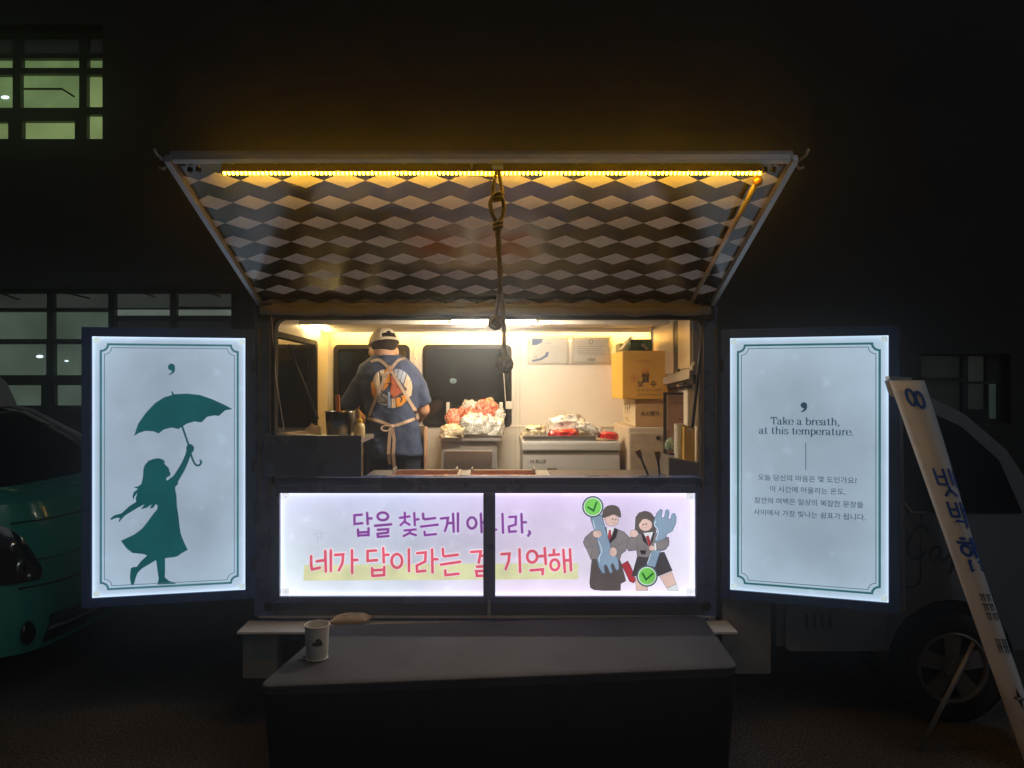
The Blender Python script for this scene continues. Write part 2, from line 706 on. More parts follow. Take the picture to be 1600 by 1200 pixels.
wr = window('window', [(1442, 1512, 556, 590, p_dk), (1520, 1550, 556, 596, p_fa), (1553, 1570, 600, 655, p_fg), (1520, 1550, 600, 640, p_fa), (1442, 1512, 596, 655, p_dk)],
            (1440, 1580, 553, 662), 'nearly dark window with one faint greenish pane')
for (x0, x1, y0, y1, m_) in ((703, 713, 566, 586, p_up2), (526, 546, 552, 580, p_lo), (600, 625, 552, 600, p_lo2)):
    q_ = bx(x0, x1, y0, y1)
    fr_ = MB().box(q_[0] - .04, q_[1] + .04, FY - .03, FY - .004, q_[2] - .04, q_[3] + .04).build('window', frame_dark, bld)
    MB().box(q_[0], q_[1], FY - .036, FY - .031, q_[2], q_[3]).build('pane', m_, fr_)
MB().tube([W(38, 139, FY + .135), W(97, 139, FY + .135), W(116, 151, FY + .135)], .012, 6).build('conduit', frame_dark, bld)
for (x0, y0, x1, y1) in ((3, 459, 30, 468), (105, 458, 140, 466), (216, 455, 242, 464), (320, 455, 345, 464)):
    MB().tube([W(x0, y0, FY + .135), W(x1, y1, FY + .135)], .010, 5).build('ceiling_batten', frame_dark, bld)
# ceiling lamps glimpsed behind the panes
lampm = emit('cool_window_lamp', (0.75, 0.95, 1.0), 1.6)
for (x, y, rx) in ((8, 152, 0.035), (62, 557, 0.03), (104, 564, 0.016)):
    p = W(x, y, FY + 0.13)
    MB().ball(p, (rx * 1.4, 0.012, rx * 0.6), 12, 6).build('ceiling_lamp', lampm, bld)

p = W(708, 595, FY - .06)
MB().ball(p, (.04, .04, .03), 12, 8).build('wall_lamp', emit('dim_wall_lamp', (.9, 1.0, .75), 2.0), bld)

# ================================================================== FOOD TRUCK : box body
BL, BR = XZ(400, 0, 0)[0], XZ(1117, 0, 0)[0]          # outer sides
OL, OR_, OT, OB = XZ(430, 0, 0)[0], XZ(1096, 0, 0)[0], XZ(0, 497, 0)[1], XZ(0, 745, 0)[1]
BY = 1.16                                             # inner back wall
IL, IR = -1.085, 0.985
CEIL = 1.945
FLOOR = 0.30
truck = thing('food_truck', 'navy food truck with raised patterned awning and lit serving hatch', 'food truck', (0, 0.5, 0))


def tp(name, mb, m, bevel=0.004, **k):
    return mb.build(name, m, truck, bevel=bevel, **k)


tp('corner_post', MB().box(BL, OL, -0.03, 0.03, 0.52, 1.965), navy)
tp('corner_post', MB().box(OR_, BR, -0.03, 0.03, 0.52, 1.965), navy)
tarp = mat('rolled_tarp_fabric', (0.20, 0.18, 0.155), 0.75, noise_amt=0.15, noise_scale=10, bump=0.3, bump_scale=30)
# lintel with the rolled tarpaulin
mb = MB()
pts = []
rs = []
for i in range(31):
    t = i / 30
    pts.append((BL + 0.04 + (BR - BL - 0.08) * t, -0.055, 1.938 + 0.004 * math.sin(i * 1.7)))
    rs.append(0.022 + 0.003 * math.sin(i * 2.3) + 0.002 * math.sin(i * 5.1))
mb.tube(pts, rs, 10)
tp('rolled_tarp', mb, tarp, 0, smooth=True)
tp('lintel', MB().box(OL - 0.002, OR_ + 0.002, -0.028, 0.045, OT, 1.963), navy)
# round-cornered rubber seal around the hatch
mb = MB()
ring(mb, rrect(OL - 0.006, OR_ + 0.006, OB - 0.06, OT + 0.006, 0.05), rrect(OL + 0.008, OR_ - 0.008, OB - 0.05, OT - 0.008, 0.045), -0.034, 0.02)
tp('hatch_seal', mb, black_rub, 0)
# light boxes would need clearance: lower panel with the lit banner recess
zt, zb = XZ(0, 769, 0)[1], XZ(0, 929, 0)[1]
bl_, br_ = XZ(440, 0, 0)[0], XZ(1084, 0, 0)[0]
mb = MB()
wall_with_holes(OL - 0.001, OR_ + 0.001, XZ(0, 936, 0)[1], OB, [(bl_, br_, zb, zt)], lambda m_, a, b_, c, d: m_.box(a, b_, -0.024, 0.026, c, d), mb)
tp('lower_panel', mb, navy, 0)
mb = MB()
ring(mb, [(bl_ - .045, zb - .03), (br_ + .045, zb - .03), (br_ + .045, zt + .036), (bl_ - .045, zt + .036)],
     [(bl_ + .0, zb), (br_, zb), (br_, zt), (bl_, zt)], -0.036, -0.0245)
tp('banner_frame', mb, navy, 0.003)
gloss_navy = mat('glossy_navy_skirt', (0.040, 0.048, 0.080), 0.12, spec=0.6, noise_amt=0.15, rough_var=0.05)
tp('skirt_panel', MB().box(BL + 0.03, BR - 0.03, -0.022, 0.02, XZ(0, 959, 0)[1], XZ(0, 937, 0)[1]), gloss_navy)
tp('skirt_rail', MB().box(BL + 0.02, BR - 0.02, -0.032, 0.0, XZ(0, 961, 0)[1] - 0.004, XZ(0, 959, 0)[1]), alu, 0.002)
tp('sub_frame', MB().box(BL + 0.03, BR - 0.03, -0.005, 1.2, 0.40, XZ(0, 961, 0)[1] - 0.006), navy)
for x in (421, 1103):
    p = W(x, 947, -0.03)
    tp('round_clamp', MB().lathe([(0.020, 0), (0.024, 0.004), (0.024, 0.012), (0.010, 0.016)], (p.x, p.y - 0.010, p.z), 16, 'Y'), black_metal, 0)
# sill
tp('hatch_sill', MB().box(OL + 0.001, OR_ - 0.001, -0.035, 0.05, OB - 0.012, OB + 0.001), navy, 0.003)
# centre post in front of the banner
x0, x1 = XZ(755, 0, -0.05)[0], XZ(774, 0, -0.05)[0]
tp('centre_post', MB().box(x0, x1, -0.060, -0.0365, XZ(0, 931, 0)[1], XZ(0, 768, 0)[1]), navy, 0.006)
tp('post_latch', MB().box(x0 + 0.02, x0 + 0.034, -0.046, -0.0225, 0.525, 0.612), alu, 0.002)
# roof, floor, sides
tp('roof', MB().box(BL, BR, -0.03, BY + 0.06, 1.967, 2.02), white_paint, 0.01)
tp('ceiling', MB().box(IL - 0.05, IR + 0.05, 0.046, BY + 0.03, CEIL, 1.9655), cream, 0)
tp('floor', MB().box(BL + 0.005, BR - 0.005, 0.03, BY + 0.05, FLOOR - 0.08, FLOOR), mat('steel_floor', (0.25, 0.25, 0.25), 0.5, 0.6), 0)
k = (BY + DIST) / F
w1 = (XZ(525, 0, BY)[0], XZ(637, 0, BY)[0], XZ(0, 664, BY)[1], XZ(0, 542, BY)[1])
w2 = (XZ(664, 0, BY)[0], XZ(796, 0, BY)[0], XZ(0, 664, BY)[1], XZ(0, 542, BY)[1])
mb = MB()
wall_with_holes(IL - 0.05, IR + 0.05, FLOOR, CEIL - 0.001, [w1, w2], lambda m_, a, b_, c, d: m_.box(a, b_, BY, BY + 0.045, c, d), mb)
back = tp('back_wall', mb, cream, 0)
for w in (w1, w2):
    mb = MB()
    ring(mb, rrect(w[0] - 0.014, w[1] + 0.014, w[2] - 0.014, w[3] + 0.014, 0.035), rrect(w[0] + 0.012, w[1] - 0.012, w[2] + 0.012, w[3] - 0.012, 0.03), BY - 0.012, BY + 0.03)
    wf = tp('back_window', mb, black_rub, 0)
    MB().box(w[0] - .003, w[1] + .003, BY + 0.016, BY + 0.021, w[2] - .003, w[3] + .003).build('pane', tint_glass, wf)
# raised trim strips of the wall panelling
for x in (518, 647, 656, 806, 812):
    p = XZ(x, 0, BY)[0]
    tp('wall_trim_strip', MB().box(p - 0.006, p + 0.006, BY - 0.006, BY - 0.0005, FLOOR, CEIL - 0.04), cream_trim, 0.001)
tp('wall_trim_rail', MB().box(IL, IR, BY - 0.01, BY - 0.0008, 1.325, 1.338), cream_trim, 0.001)
# left side wall with a window
lw = (0.06, 0.87, 1.22, 1.842)
mb = MB()
wall_with_holes(0.031, BY - 0.001, FLOOR, CEIL - 0.001, [lw], lambda m_, a, b_, c, d: m_.box(IL - 0.04, IL, a, b_, c, d), mb)
tp('side_wall', mb, cream, 0)
mb = MB()
ring(mb, rrect(lw[0] - .014, lw[1] + .014, lw[2] - .014, lw[3] + .014, .035), rrect(lw[0] + .012, lw[1] - .012, lw[2] + .012, lw[3] - .012, .03), IL - 0.02, IL + 0.010, 'YZ')
wf = tp('side_window', mb, black_rub, 0)
MB().box(IL - 0.022, IL - 0.017, lw[0] - .003, lw[1] + .003, lw[2] - .003, lw[3] + .003).build('pane', tint_glass, wf)
tp('side_wall', MB().box(IR, IR + 0.04, 0.031, BY - 0.001, FLOOR, CEIL - 0.001), cream, 0)
tp('pull_cord', MB().tube([W(787, 582, BY - .03), W(788, 600, BY - .03), W(790, 626, BY - .02)], .0028, 6), cream_trim, 0)
a = W(794, 632, BY - .02)
tp('wall_socket', MB().box(a.x - .016, a.x + .03, BY - .03, BY - .0125, a.z - .028, a.z + .02), cream_trim, .003)
for (x, y) in ((806, 534), (738, 520), (812, 560), (650, 560), (640, 590)):
    a = W(x, y, BY)
    tp('screw_cap', MB().lathe([(.008, 0), (.007, -.004), (.003, -.005)], (a.x, BY - .0068, a.z), 10, 'Y'), cream_trim, 0)
# valance along the back and the warm strip behind it
tp('valance', MB().box(IL + 0.001, IR - 0.001, BY - 0.16, BY - 0.145, CEIL - 0.030, CEIL - 0.0005), cream_trim, 0.002)
tp('ceiling_beam', MB().box(IL + 0.001, IR - 0.001, 0.52, 0.56, CEIL - 0.022, CEIL - 0.0005), cream_trim, 0.004)
warm = emit('warm_led_strip', (1.0, 0.56, 0.10), 62)
tp('warm_light_strip', MB().box(IL + 0.03, IR - 0.03, BY - 0.052, BY - 0.036, CEIL - 0.016, CEIL - 0.004), warm, 0)
tp('side_light_strip', MB().box(IL + 0.03, IL + 0.048, 0.62, BY - 0.18, CEIL - 0.016, CEIL - 0.006), emit('warm_white_led_strip', (1.0, 0.72, 0.30), 50), 0)
a, b_ = W(707, 500, 0.30), W(836, 500, 0.30)
tube = tp('tube_lamp', MB().tube([(a.x, 0.30, CEIL - 0.020), (b_.x, 0.30, CEIL - 0.020)], 0.010, 10), emit('white_tube_light', (1.0, 0.86, 0.67), 500), 0)
MB().box(a.x - 0.02, b_.x + 0.02, 0.285, 0.315, CEIL - 0.009, CEIL - 0.0005).build('tube_holder', cream_trim, tube)
for x in (a.x - 0.012, b_.x + 0.012):
    MB().box(x - 0.010, x + 0.010, 0.287, 0.313, CEIL - 0.033, CEIL - 0.010).build('tube_socket', cream_trim, tube)
# ceiling hatch
a, b_ = W(955, 0, 0.6).x, W(1020, 0, 0.6).x
tp('roof_vent', MB().box(a, b_, 0.62, 0.90, CEIL - 0.012, CEIL - 0.0006), cream_trim, 0.003)

# counter : steel top with two sunken pans
cz = OB - 0.012
c0, c1 = XZ(566, 0, 0.05)[0], XZ(862, 0, 0.05)[0]
pans = [(XZ(612, 0, .15)[0], XZ(716, 0, .15)[0], 0.085, 0.29), (XZ(734, 0, .15)[0], XZ(838, 0, .15)[0], 0.085, 0.29)]
mb = MB()
wall_with_holes(c0, c1, 0.052, 0.36, pans, lambda m_, a, b_, c, d: m_.box(a, b_, c, d, cz - 0.03, cz), mb)
ct = tp('steel_counter', mb, steel, 0)
sauce = mat('red_brown_sauce', (0.22, 0.055, 0.025), 0.25, noise_amt=0.5, noise_scale=30, bump=0.5, bump_scale=50)
for q in pans:
    mb = MB()
    ring(mb, [(q[0] - .012, q[2] - .012), (q[1] + .012, q[2] - .012), (q[1] + .012, q[3] + .012), (q[0] - .012, q[3] + .012)],
         [(q[0] + .004, q[2] + .004), (q[1] - .004, q[2] + .004), (q[1] - .004, q[3] - .004), (q[0] + .004, q[3] - .004)], cz + 0.0005, cz + 0.010, 'XY')
    pr = mb.build('pan_rim', steel, ct, bevel=0.002)
    for sx in (q[0] + 0.004, q[1] - 0.016):
        MB().tube([(sx + .006, q[2] + 0.05, cz + 0.012), (sx + .006, q[2] + 0.05, cz + 0.03), (sx + .006, q[3] - 0.05, cz + 0.03), (sx + .006, q[3] - 0.05, cz + 0.012)], 0.004, 6).build('pan_handle', steel, ct)
    mb = MB()
    N = 14
    vs = [(q[0] + (q[1] - q[0]) * i / N, q[2] + (q[3] - q[2]) * j / N, cz - 0.012 + 0.010 * noise.noise((i * .9, j * .9, q[0] * 9))) for j in range(N + 1) for i in range(N + 1)]
    mb.add(vs, [(j * (N + 1) + i, j * (N + 1) + i + 1, (j + 1) * (N + 1) + i + 1, (j + 1) * (N + 1) + i) for j in range(N) for i in range(N)])
    mb.build('pan_filling', sauce, ct, smooth=True)
tp('side_counter', MB().box(c1 + 0.003, IR - 0.002, 0.052, 0.40, cz - 0.03, cz - 0.002), mat('grey_counter', (0.16, 0.15, 0.15), 0.4, 0.5), 0.003)
tp('counter_shelf', MB().box(IL + 0.002, c0 - 0.01, 0.03, 0.42, 1.315, 1.338), steel, 0.003)
x0, z1 = XZ(413, 680, -0.04)
x1, z0 = XZ(565, 746, -0.04)
tp('splash_panel', MB().box(x0, x1, -0.052, -0.037, z0 + 0.004, z1), navy, 0.003)
x0 = x1 + 0.002
x1 = XZ(587, 0, -0.02)[0]
tp('acrylic_guard', MB().box(x0, x1, -0.034, -0.030, OB + 0.004, XZ(0, 677, -0.03)[1]), clear_glass, 0.001)

# ledge under the hatch and end plates
a = W(370, 990, -0.16); b_ = W(1153, 984, -0.16)
wht = mat('white_ledge', (0.66, 0.65, 0.62), 0.35, noise_amt=0.12, noise_scale=9)
tp('ledge', MB().box(a.x, b_.x, -0.16, -0.006, 0.482, 0.494), wht, 0.003)
grey_pl = mat('grey_end_plate', (0.21, 0.21, 0.205), 0.6, noise_amt=0.3, noise_scale=6)
tp('end_plate', MB().box(a.x + .004, a.x + 0.16, -0.10, -0.02, 0.26, 0.4815), grey_pl)
x1 = XZ(1207, 0, -0.02)[0]
tp('end_plate', MB().box(b_.x - 0.02, x1, 0.0, 0.04, 0.24, 0.80), grey_pl)

# ---------------------------------------------------------------- awning
HY, HZ = -0.02, 1.970
OYa, OZa = -0.962, 2.358
AL, AR = XZ(410, 0, HY)[0], XZ(1110, 0, HY)[0]
aw_l = math.hypot(OYa - HY, OZa - HZ)
ADIR = Vector((0, OYa - HY, OZa - HZ)).normalized()
ANRM = Vector((0, -ADIR.z, ADIR.y))           # towards below / front
if ANRM.z > 0:
    ANRM = -ANRM


def AW(x, s, h=0.0):
    return Vector((x, HY, HZ)) + ADIR * (s * aw_l) + ANRM * h


awning = bpy.data.objects.new('awning', None)
col.objects.link(awning)
awning.parent = truck
awning.location = Vector((0, 0, 0)) - truck.location
awning['label'] = 'raised awning with black and white diamond pattern underneath'


def apart(name, mb, m, bevel=0.0, **k):
    o = mb.build(name, m, None, bevel=bevel, **k)
    o.parent = awning
    o.matrix_parent_inverse = Matrix.Identity(4)
    return o


# diamond vinyl
dm = bpy.data.materials.new('diamond_vinyl')
dm.use_nodes = True
nt = dm.node_tree
b = nt.nodes['Principled BSDF']
uvn = nt.nodes.new('ShaderNodeUVMap')
sep = nt.nodes.new('ShaderNodeSeparateXYZ')
nt.links.new(uvn.outputs[0], sep.inputs[0])


def M(op, a, b2=None, c=None):
    n = nt.nodes.new('ShaderNodeMath')
    n.operation = op
    for i, v in enumerate((a, b2, c)):
        if v is None:
            continue
        if isinstance(v, (int, float)):
            n.inputs[i].default_value = v
        else:
            nt.links.new(v, n.inputs[i])
    return n.outputs[0]


ROWH, DW, DH = 0.1265, 0.1455, 0.043
vv = M('DIVIDE', M('SUBTRACT', sep.outputs[1], 0.012), ROWH)
row = M('ROUND', vv)
dv = M('MULTIPLY', M('SUBTRACT', vv, row), ROWH)
odd = M('MULTIPLY', M('MODULO', M('ADD', row, 20), 2), 0.5)
uu = M('ADD', M('ADD', M('DIVIDE', sep.outputs[0], DW), odd), 0.21)
du = M('MULTIPLY', M('SUBTRACT', uu, M('ROUND', uu)), DW)
dd = M('ADD', M('DIVIDE', M('ABSOLUTE', du), DW / 2), M('DIVIDE', M('ABSOLUTE', dv), DH))
isd = M('LESS_THAN', dd, 0.995)
tcn = nt.nodes.new('ShaderNodeTexCoord')
nz = nt.nodes.new('ShaderNodeTexNoise'); nz.inputs['Scale'].default_value = 7; nz.inputs['Detail'].default_value = 7
nt.links.new(tcn.outputs['Object'], nz.inputs['Vector'])
mixc = nt.nodes.new('ShaderNodeMix'); mixc.data_type = 'RGBA'
nt.links.new(isd, mixc.inputs[0])
mixc.inputs[6].default_value = (0.012, 0.011, 0.010, 1)
mixc.inputs[7].default_value = (0.86, 0.86, 0.87, 1)
scv = nt.nodes.new('ShaderNodeVectorMath'); scv.operation = 'SCALE'
nt.links.new(mixc.outputs[2], scv.inputs[0])
nt.links.new(M('ADD', M('MULTIPLY', nz.outputs[0], 0.5), 0.75), scv.inputs['Scale'])
nt.links.new(scv.outputs[0], b.inputs['Base Color'])
nt.links.new(M('ADD', M('MULTIPLY', nz.outputs[0], 0.20), 0.06), b.inputs['Roughness'])
b.inputs['Specular IOR Level'].default_value = 0.75
nzb = nt.nodes.new('ShaderNodeTexNoise'); nzb.inputs['Scale'].default_value = 3.5; nzb.inputs['Detail'].default_value = 2
nt.links.new(tcn.outputs['Object'], nzb.inputs['Vector'])
bpn = nt.nodes.new('ShaderNodeBump'); bpn.inputs['Strength'].default_value = 0.22; bpn.inputs['Distance'].default_value = 0.02
nt.links.new(nzb.outputs[0], bpn.inputs['Height']); nt.links.new(bpn.outputs[0], b.inputs['Normal'])

mb = MB()
g = [AW(AL + .012, 0.004), AW(AR - .012, 0.004), AW(AR - .012, 0.992), AW(AL + .012, 0.992)]
mb.add(g, [(0, 1, 2, 3)])
pan = apart('patterned_lining', mb, dm)
uvl = pan.data.uv_layers.new(name='UVMap')
for li in pan.data.loops:
    co = pan.data.vertices[li.vertex_index].co
    uvl.data[li.index].uv = (co.x, (Vector(co) - AW(0, 0)).dot(ADIR))
mb = MB()
o1 = [AW(AL, -.004, -.004), AW(AR, -.004, -.004), AW(AL, 1.0, -.004), AW(AR, 1.0, -.004)]
o2 = [p - ANRM * 0.022 for p in o1]
mb.hexa(o1 + o2)
apart('outer_skin', mb, white_paint)
for x0_, x1_ in ((AL - 0.012, AL + 0.010), (AR - 0.010, AR + 0.012)):
    mb = MB()
    vs = [AW(x, s, h) for h in (-.006, .022) for s in (0.0, 1.004) for x in (x0_, x1_)]
    mb.hexa(vs)
    apart('side_rail', mb, alu, 0.003)
mb = MB()
vs = [AW(x, s, h) for h in (-.006, .016) for s in (0.985, 1.008) for x in (AL + .013, AR - .013)]
mb.hexa(vs)
apart('outer_rail', mb, alu, 0.002)
mb = MB()
vs = [AW(x, s, h) for h in (0.001, .020) for s in (-0.002, 0.018) for x in (AL + .013, AR - .013)]
mb.hexa(vs)
apart('hinge_rail', mb, tarp, 0.003)
# corner bolts and hooks
for sx, e in ((1, AL), (-1, AR)):
    for (dx, s) in ((0.035, .967), (0.062, .972), (0.045, .935), (0.075, .937)):
        c = AW(e + sx * dx, s, 0.004)
        mb = MB().ball(c, (0.010, 0.010, 0.006), 8, 4)
        apart('bolt', mb, black_metal)
    c = AW(e - sx * 0.016, 1.0, 0.01)
    mb = MB().tube([c, c + Vector((-sx * .018, -.01, .012)), c + Vector((-sx * .024, -.012, .03))], 0.006, 6)
    mb.tube([c - ADIR * .03, c - ADIR * .03 + Vector((-sx * .014, 0, -.012)), c - ADIR * .03 + Vector((-sx * .026, 0, -.006))], 0.005, 6)
    apart('hook', mb, alu, smooth=True)
# led strip
xl, xr = (353 - CXP) * 2.44 / F, (1185 - CXP) * 2.44 / F
mb = MB()
vs = [AW(x, s, h) for h in (.002, .026) for s in (0.946, 0.962) for x in (xl, xr)]
mb.hexa(vs)
strip = apart('led_housing', mb, mat('amber_housing', (0.55, 0.34, 0.10), 0.4), 0.002)
mb = MB()
NB = 128
for i in range(NB):
    x = xl + (xr - xl) * (i + 0.5) / NB
    vs = [AW(xx, s, h) for h in (.0265, .0325) for s in (0.9495, 0.9585) for xx in (x - .0030, x + .0030)]
    mb.hexa(vs)
apart('led_beads', mb, emit('amber_led', (1.0, 0.47, 0.008), 125))
mb = MB()
mb.hexa([AW(x, s, h) for h in (.002, .0315) for s in (0.9655, 0.968) for x in (xl, xr)])
apart('added_shade_fin', mb, mat('dark_amber_fin', (0.20, 0.11, 0.03), 0.5))  # fin added to keep the bead light off the outer rail
# centre latch
mb = MB()
c = lambda x, s, h: AW(x, s, h)
xa, xb = (737 - CXP) * 2.4 / F, (790 - CXP) * 2.4 / F
mb.tube([c(xa, .985, .014), c(xa, .945, .030), c((xa + xb) / 2 + .03, .942, .03)], 0.005, 6)
mb.tube([c(xa - .012, .962, .022), c(xb + .012, .962, .022)], 0.006, 6)
vs = [AW(x, s, h) for h in (.010, .026) for s in (0.945, 0.985) for x in (xb - .045, xb - .008)]
mb.hexa(vs)
apart('latch', mb, alu, smooth=False)
# support poles
pole_m = mat('pale_pole', (0.55, 0.48, 0.42), 0.35, 0.6)
p0 = AW((1185 - CXP) * 2.44 / F, .915, .03)
p1 = W(1081, 470, -0.06)
apart('support_pole', MB().tube([p0, p1], 0.0095, 10), pole_m, smooth=True)
apart('pole_bracket', MB().ball(p0, (0.018, 0.014, 0.018), 10, 6), mat('copper_bracket', (0.35, 0.18, 0.10), 0.4, 0.6), smooth=True)
apart('gas_strut', MB().tube([W(1103, 468, -0.05), W(1082, 668, 0.02)], [0.006, 0.0075], 8), black_metal, smooth=True)
apart('gas_strut', MB().tube([W(451, 538, 0.25), W(497, 655, 0.30)], [0.005, 0.0065], 8), black_metal, smooth=True)
apart('stay_cable', MB().tube([W(424, 490, -0.045), W(431, 590, -0.02), W(444, 672, 0.04)], 0.0022, 6), pole_m)
apart('hinge_bracket', MB().box(AL - .01, AL + .05, -0.055, -0.031, 1.90, 1.975), black_metal, 0.004)
apart('hinge_bracket', MB().box(AR - .05, AR + .01, -0.055, -0.031, 1.90, 1.975), black_metal, 0.004)
# door channel edges beside the hatch, their highlights put in as copper strips
for x in (405, 422, 1099, 1119):
    p = XZ(x, 0, -0.034)[0]
    tp('edge_highlight', MB().box(p - 0.003, p + 0.003, -0.040, -0.0305, 1.05, 1.86), mat('copper_highlight', (0.30, 0.21, 0.16), 0.3, 0.8), 0.001)


# ---------------------------------------------------------------- cab of the food truck
def extruded_body(name, poly, y0, y1, m, parent, bevel=0.05, smooth=True):
    return MB().prism(poly, y0, y1, 'XZ').build(name, m, parent, bevel=bevel, auto=True)


wc = W(1480, 1042, 0.06)
AR_ = 0.30
arch = []
for i in range(13):
    a = PI * (1 - i / 12) 
    arch.append((wc.x + AR_ * math.cos(a), wc.z + 0.03 + AR_ * math.sin(a)))
arch = [(wc.x - AR_, 0.34)] + arch + [(wc.x + AR_, 0.34)]
cab_poly = [(1.31, 0.36)] + [p for p in arch] + [(2.62, 0.34), (2.72, 0.42), (2.74, 0.62), (2.68, 0.90), (2.58, 1.02), (2.40, 1.29), (2.20, 1.46), (2.02, 1.545), (1.80, 1.575), (1.31, 1.58)]
cab = bpy.data.objects.new('cab', None)
col.objects.link(cab)
cab.parent = truck
cab.location = -truck.location
cab['label'] = 'white cab with raked windscreen behind the roll-up sign'


def cpart(name, mb, m, bevel=0.0, parent=None, **k):
    o = mb.build(name, m, None, bevel=bevel, **k)
    o.parent = parent or cab
    o.matrix_parent_inverse = Matrix.Identity(4)
    return o


cab_body = MB().prism(cab_poly, 0.03, 1.15, 'XZ').build('cab_body', white_paint, None, bevel=0.03, auto=True)
cab_body.parent = cab
win = [(1.60, 0.99), (2.47, 0.99), (2.36, 1.24), (2.18, 1.40), (2.02, 1.475), (1.60, 1.49)]
cpart('side_glass', MB().prism(win, 0.022, 0.0295, 'XZ'), dark_glass)
mb = MB()
ring(mb, [(1.33, 0.345), (1.98 - 0.0, 0.345), (1.98, 0.60), (1.33, 0.60)], [(1.345, 0.36), (1.965, 0.36), (1.965, 0.585), (1.345, 0.585)], 0.012, 0.0295)
sill = rrect(W(1226, 0, 0.02).x, W(1384, 0, 0.02).x, W(0, 1016, 0.02).z, W(0, 944, 0.02).z, 0.03)
cpart('sill_panel', MB().prism(sill, 0.008, 0.0295, 'XZ'), white_paint, 0.006)
for x in (1262, 1274, 1286, 1298):
    p = W(x, 972, 0.0)
    cpart('vent_slot', MB().prism([(p.x - .004, p.z - .034), (p.x + .006, p.z - .034), (p.x + .001, p.z + .034), (p.x - .009, p.z + .034)], 0.003, 0.0075, 'XZ'), black_rub)
cpart('wheel_well', MB().lathe([(0.292, 0.0), (0.292, 0.30)], (wc.x, 0.035, wc.z + 0.03), 28, 'Y'), black_rub)
whl = cpart('wheel', MB().lathe([(0.168, 0.0), (0.20, -0.012), (0.235, -0.008), (0.252, 0.01), (0.258, 0.04), (0.258, 0.13), (0.245, 0.16), (0.17, 0.165)], (wc.x, 0.012, 0.262), 36, 'Y', closed=True), tyre_m, auto=True)
whl['label'] = 'front wheel of the cab'
rim_m = mat('painted_rim', (0.26, 0.26, 0.26), 0.4, 0.5)
mb = MB()
cxw, czw = wc.x, 0.262
mb.lathe([(0.168, 0.0), (0.160, -0.006), (0.150, 0.004), (0.150, 0.05), (0.168, 0.05)], (cxw, 0.012, czw), 36, 'Y', closed=True)
mb.lathe([(0.052, 0.0), (0.045, -0.010), (0.02, -0.014), (0.002, -0.014)], (cxw, 0.020, czw), 20, 'Y')
for i in range(5):
    a = 2 * PI * i / 5 + 0.3
    d = Vector((math.cos(a), 0, math.sin(a)))
    t = Vector((-math.sin(a), 0, math.cos(a)))
    c0_ = Vector((cxw, 0.022, czw))
    q = [c0_ + d * 0.04 - t * 0.030, c0_ + d * 0.04 + t * 0.030, c0_ + d * 0.155 - t * 0.046, c0_ + d * 0.155 + t * 0.046]
    mb.hexa([q[0], q[1], q[2], q[3], q[0] + Vector((0, .02, 0)), q[1] + Vector((0, .02, 0)), q[2] + Vector((0, .02, 0)), q[3] + Vector((0, .02, 0))])
cpart('rim', mb, rim_m, 0.003)
mb = MB()
ring(mb, rrect(1.50, 1.995, 0.635, 1.535, .05, 3), rrect(1.506, 1.989, 0.641, 1.529, .046, 3), 0.0255, 0.0292)
cpart('door_seam', mb, black_rub)
cpart('door_handle', MB().box(1.53, 1.63, 0.008, 0.0285, 0.925, 0.95), black_metal, 0.005)
for i in range(4):
    a = 2 * PI * i / 4 + .4
    cpart('wheel_nut', MB().lathe([(.011, 0), (.011, -.012), (.004, -.014)], (cxw + .033 * math.cos(a), 0.0105, czw + .033 * math.sin(a)), 8, 'Y'), alu)
# lettering on the cab
S = Sheet((0, 0.0285, 0), (1, 0, 0), (0, 0, 1))
T = lambda x, y: S.at(1360 + x / 3.53, 560 + y / 3.53)
art = Art(T)
ci = (0.02, 0.022, 0.03)
art.stroke([(310, 960), (305, 930), (270, 925), (225, 975), (205, 1040), (215, 1090), (260, 1105), (300, 1070)], 0.016, ci, 4)
art.stroke([(385, 1045), (350, 1040), (325, 1075), (335, 1110), (365, 1105), (390, 1050)], 0.013, ci, 4)
art.stroke([(390, 1045), (385, 1090), (400, 1115), (430, 1090)], 0.013, ci, 4)
art.stroke([(430, 1090), (480, 1020), (500, 950), (480, 930), (460, 1000), (450, 1120), (440, 1180), (470, 1120)], 0.012, ci, 4)
art.stroke([(520, 1085), (560, 1070), (560, 1040), (530, 1040), (510, 1080), (525, 1115), (580, 1100)], 0.013, ci, 4)
o = art.build('lettering', lambda u, v, h: S(u, v, h), ink_m, None, lift=0.001)
o.parent = cab
# rear of the truck body below the floor and rear wheel
rw = cpart('rear_wheel', MB().lathe([(0.168, 0.0), (0.20, -0.012), (0.235, -0.008), (0.252, 0.01), (0.258, 0.04), (0.258, 0.13), (0.245, 0.16), (0.0, 0.165)], (-0.62, 0.08, 0.262), 30, 'Y'), tyre_m, auto=True)

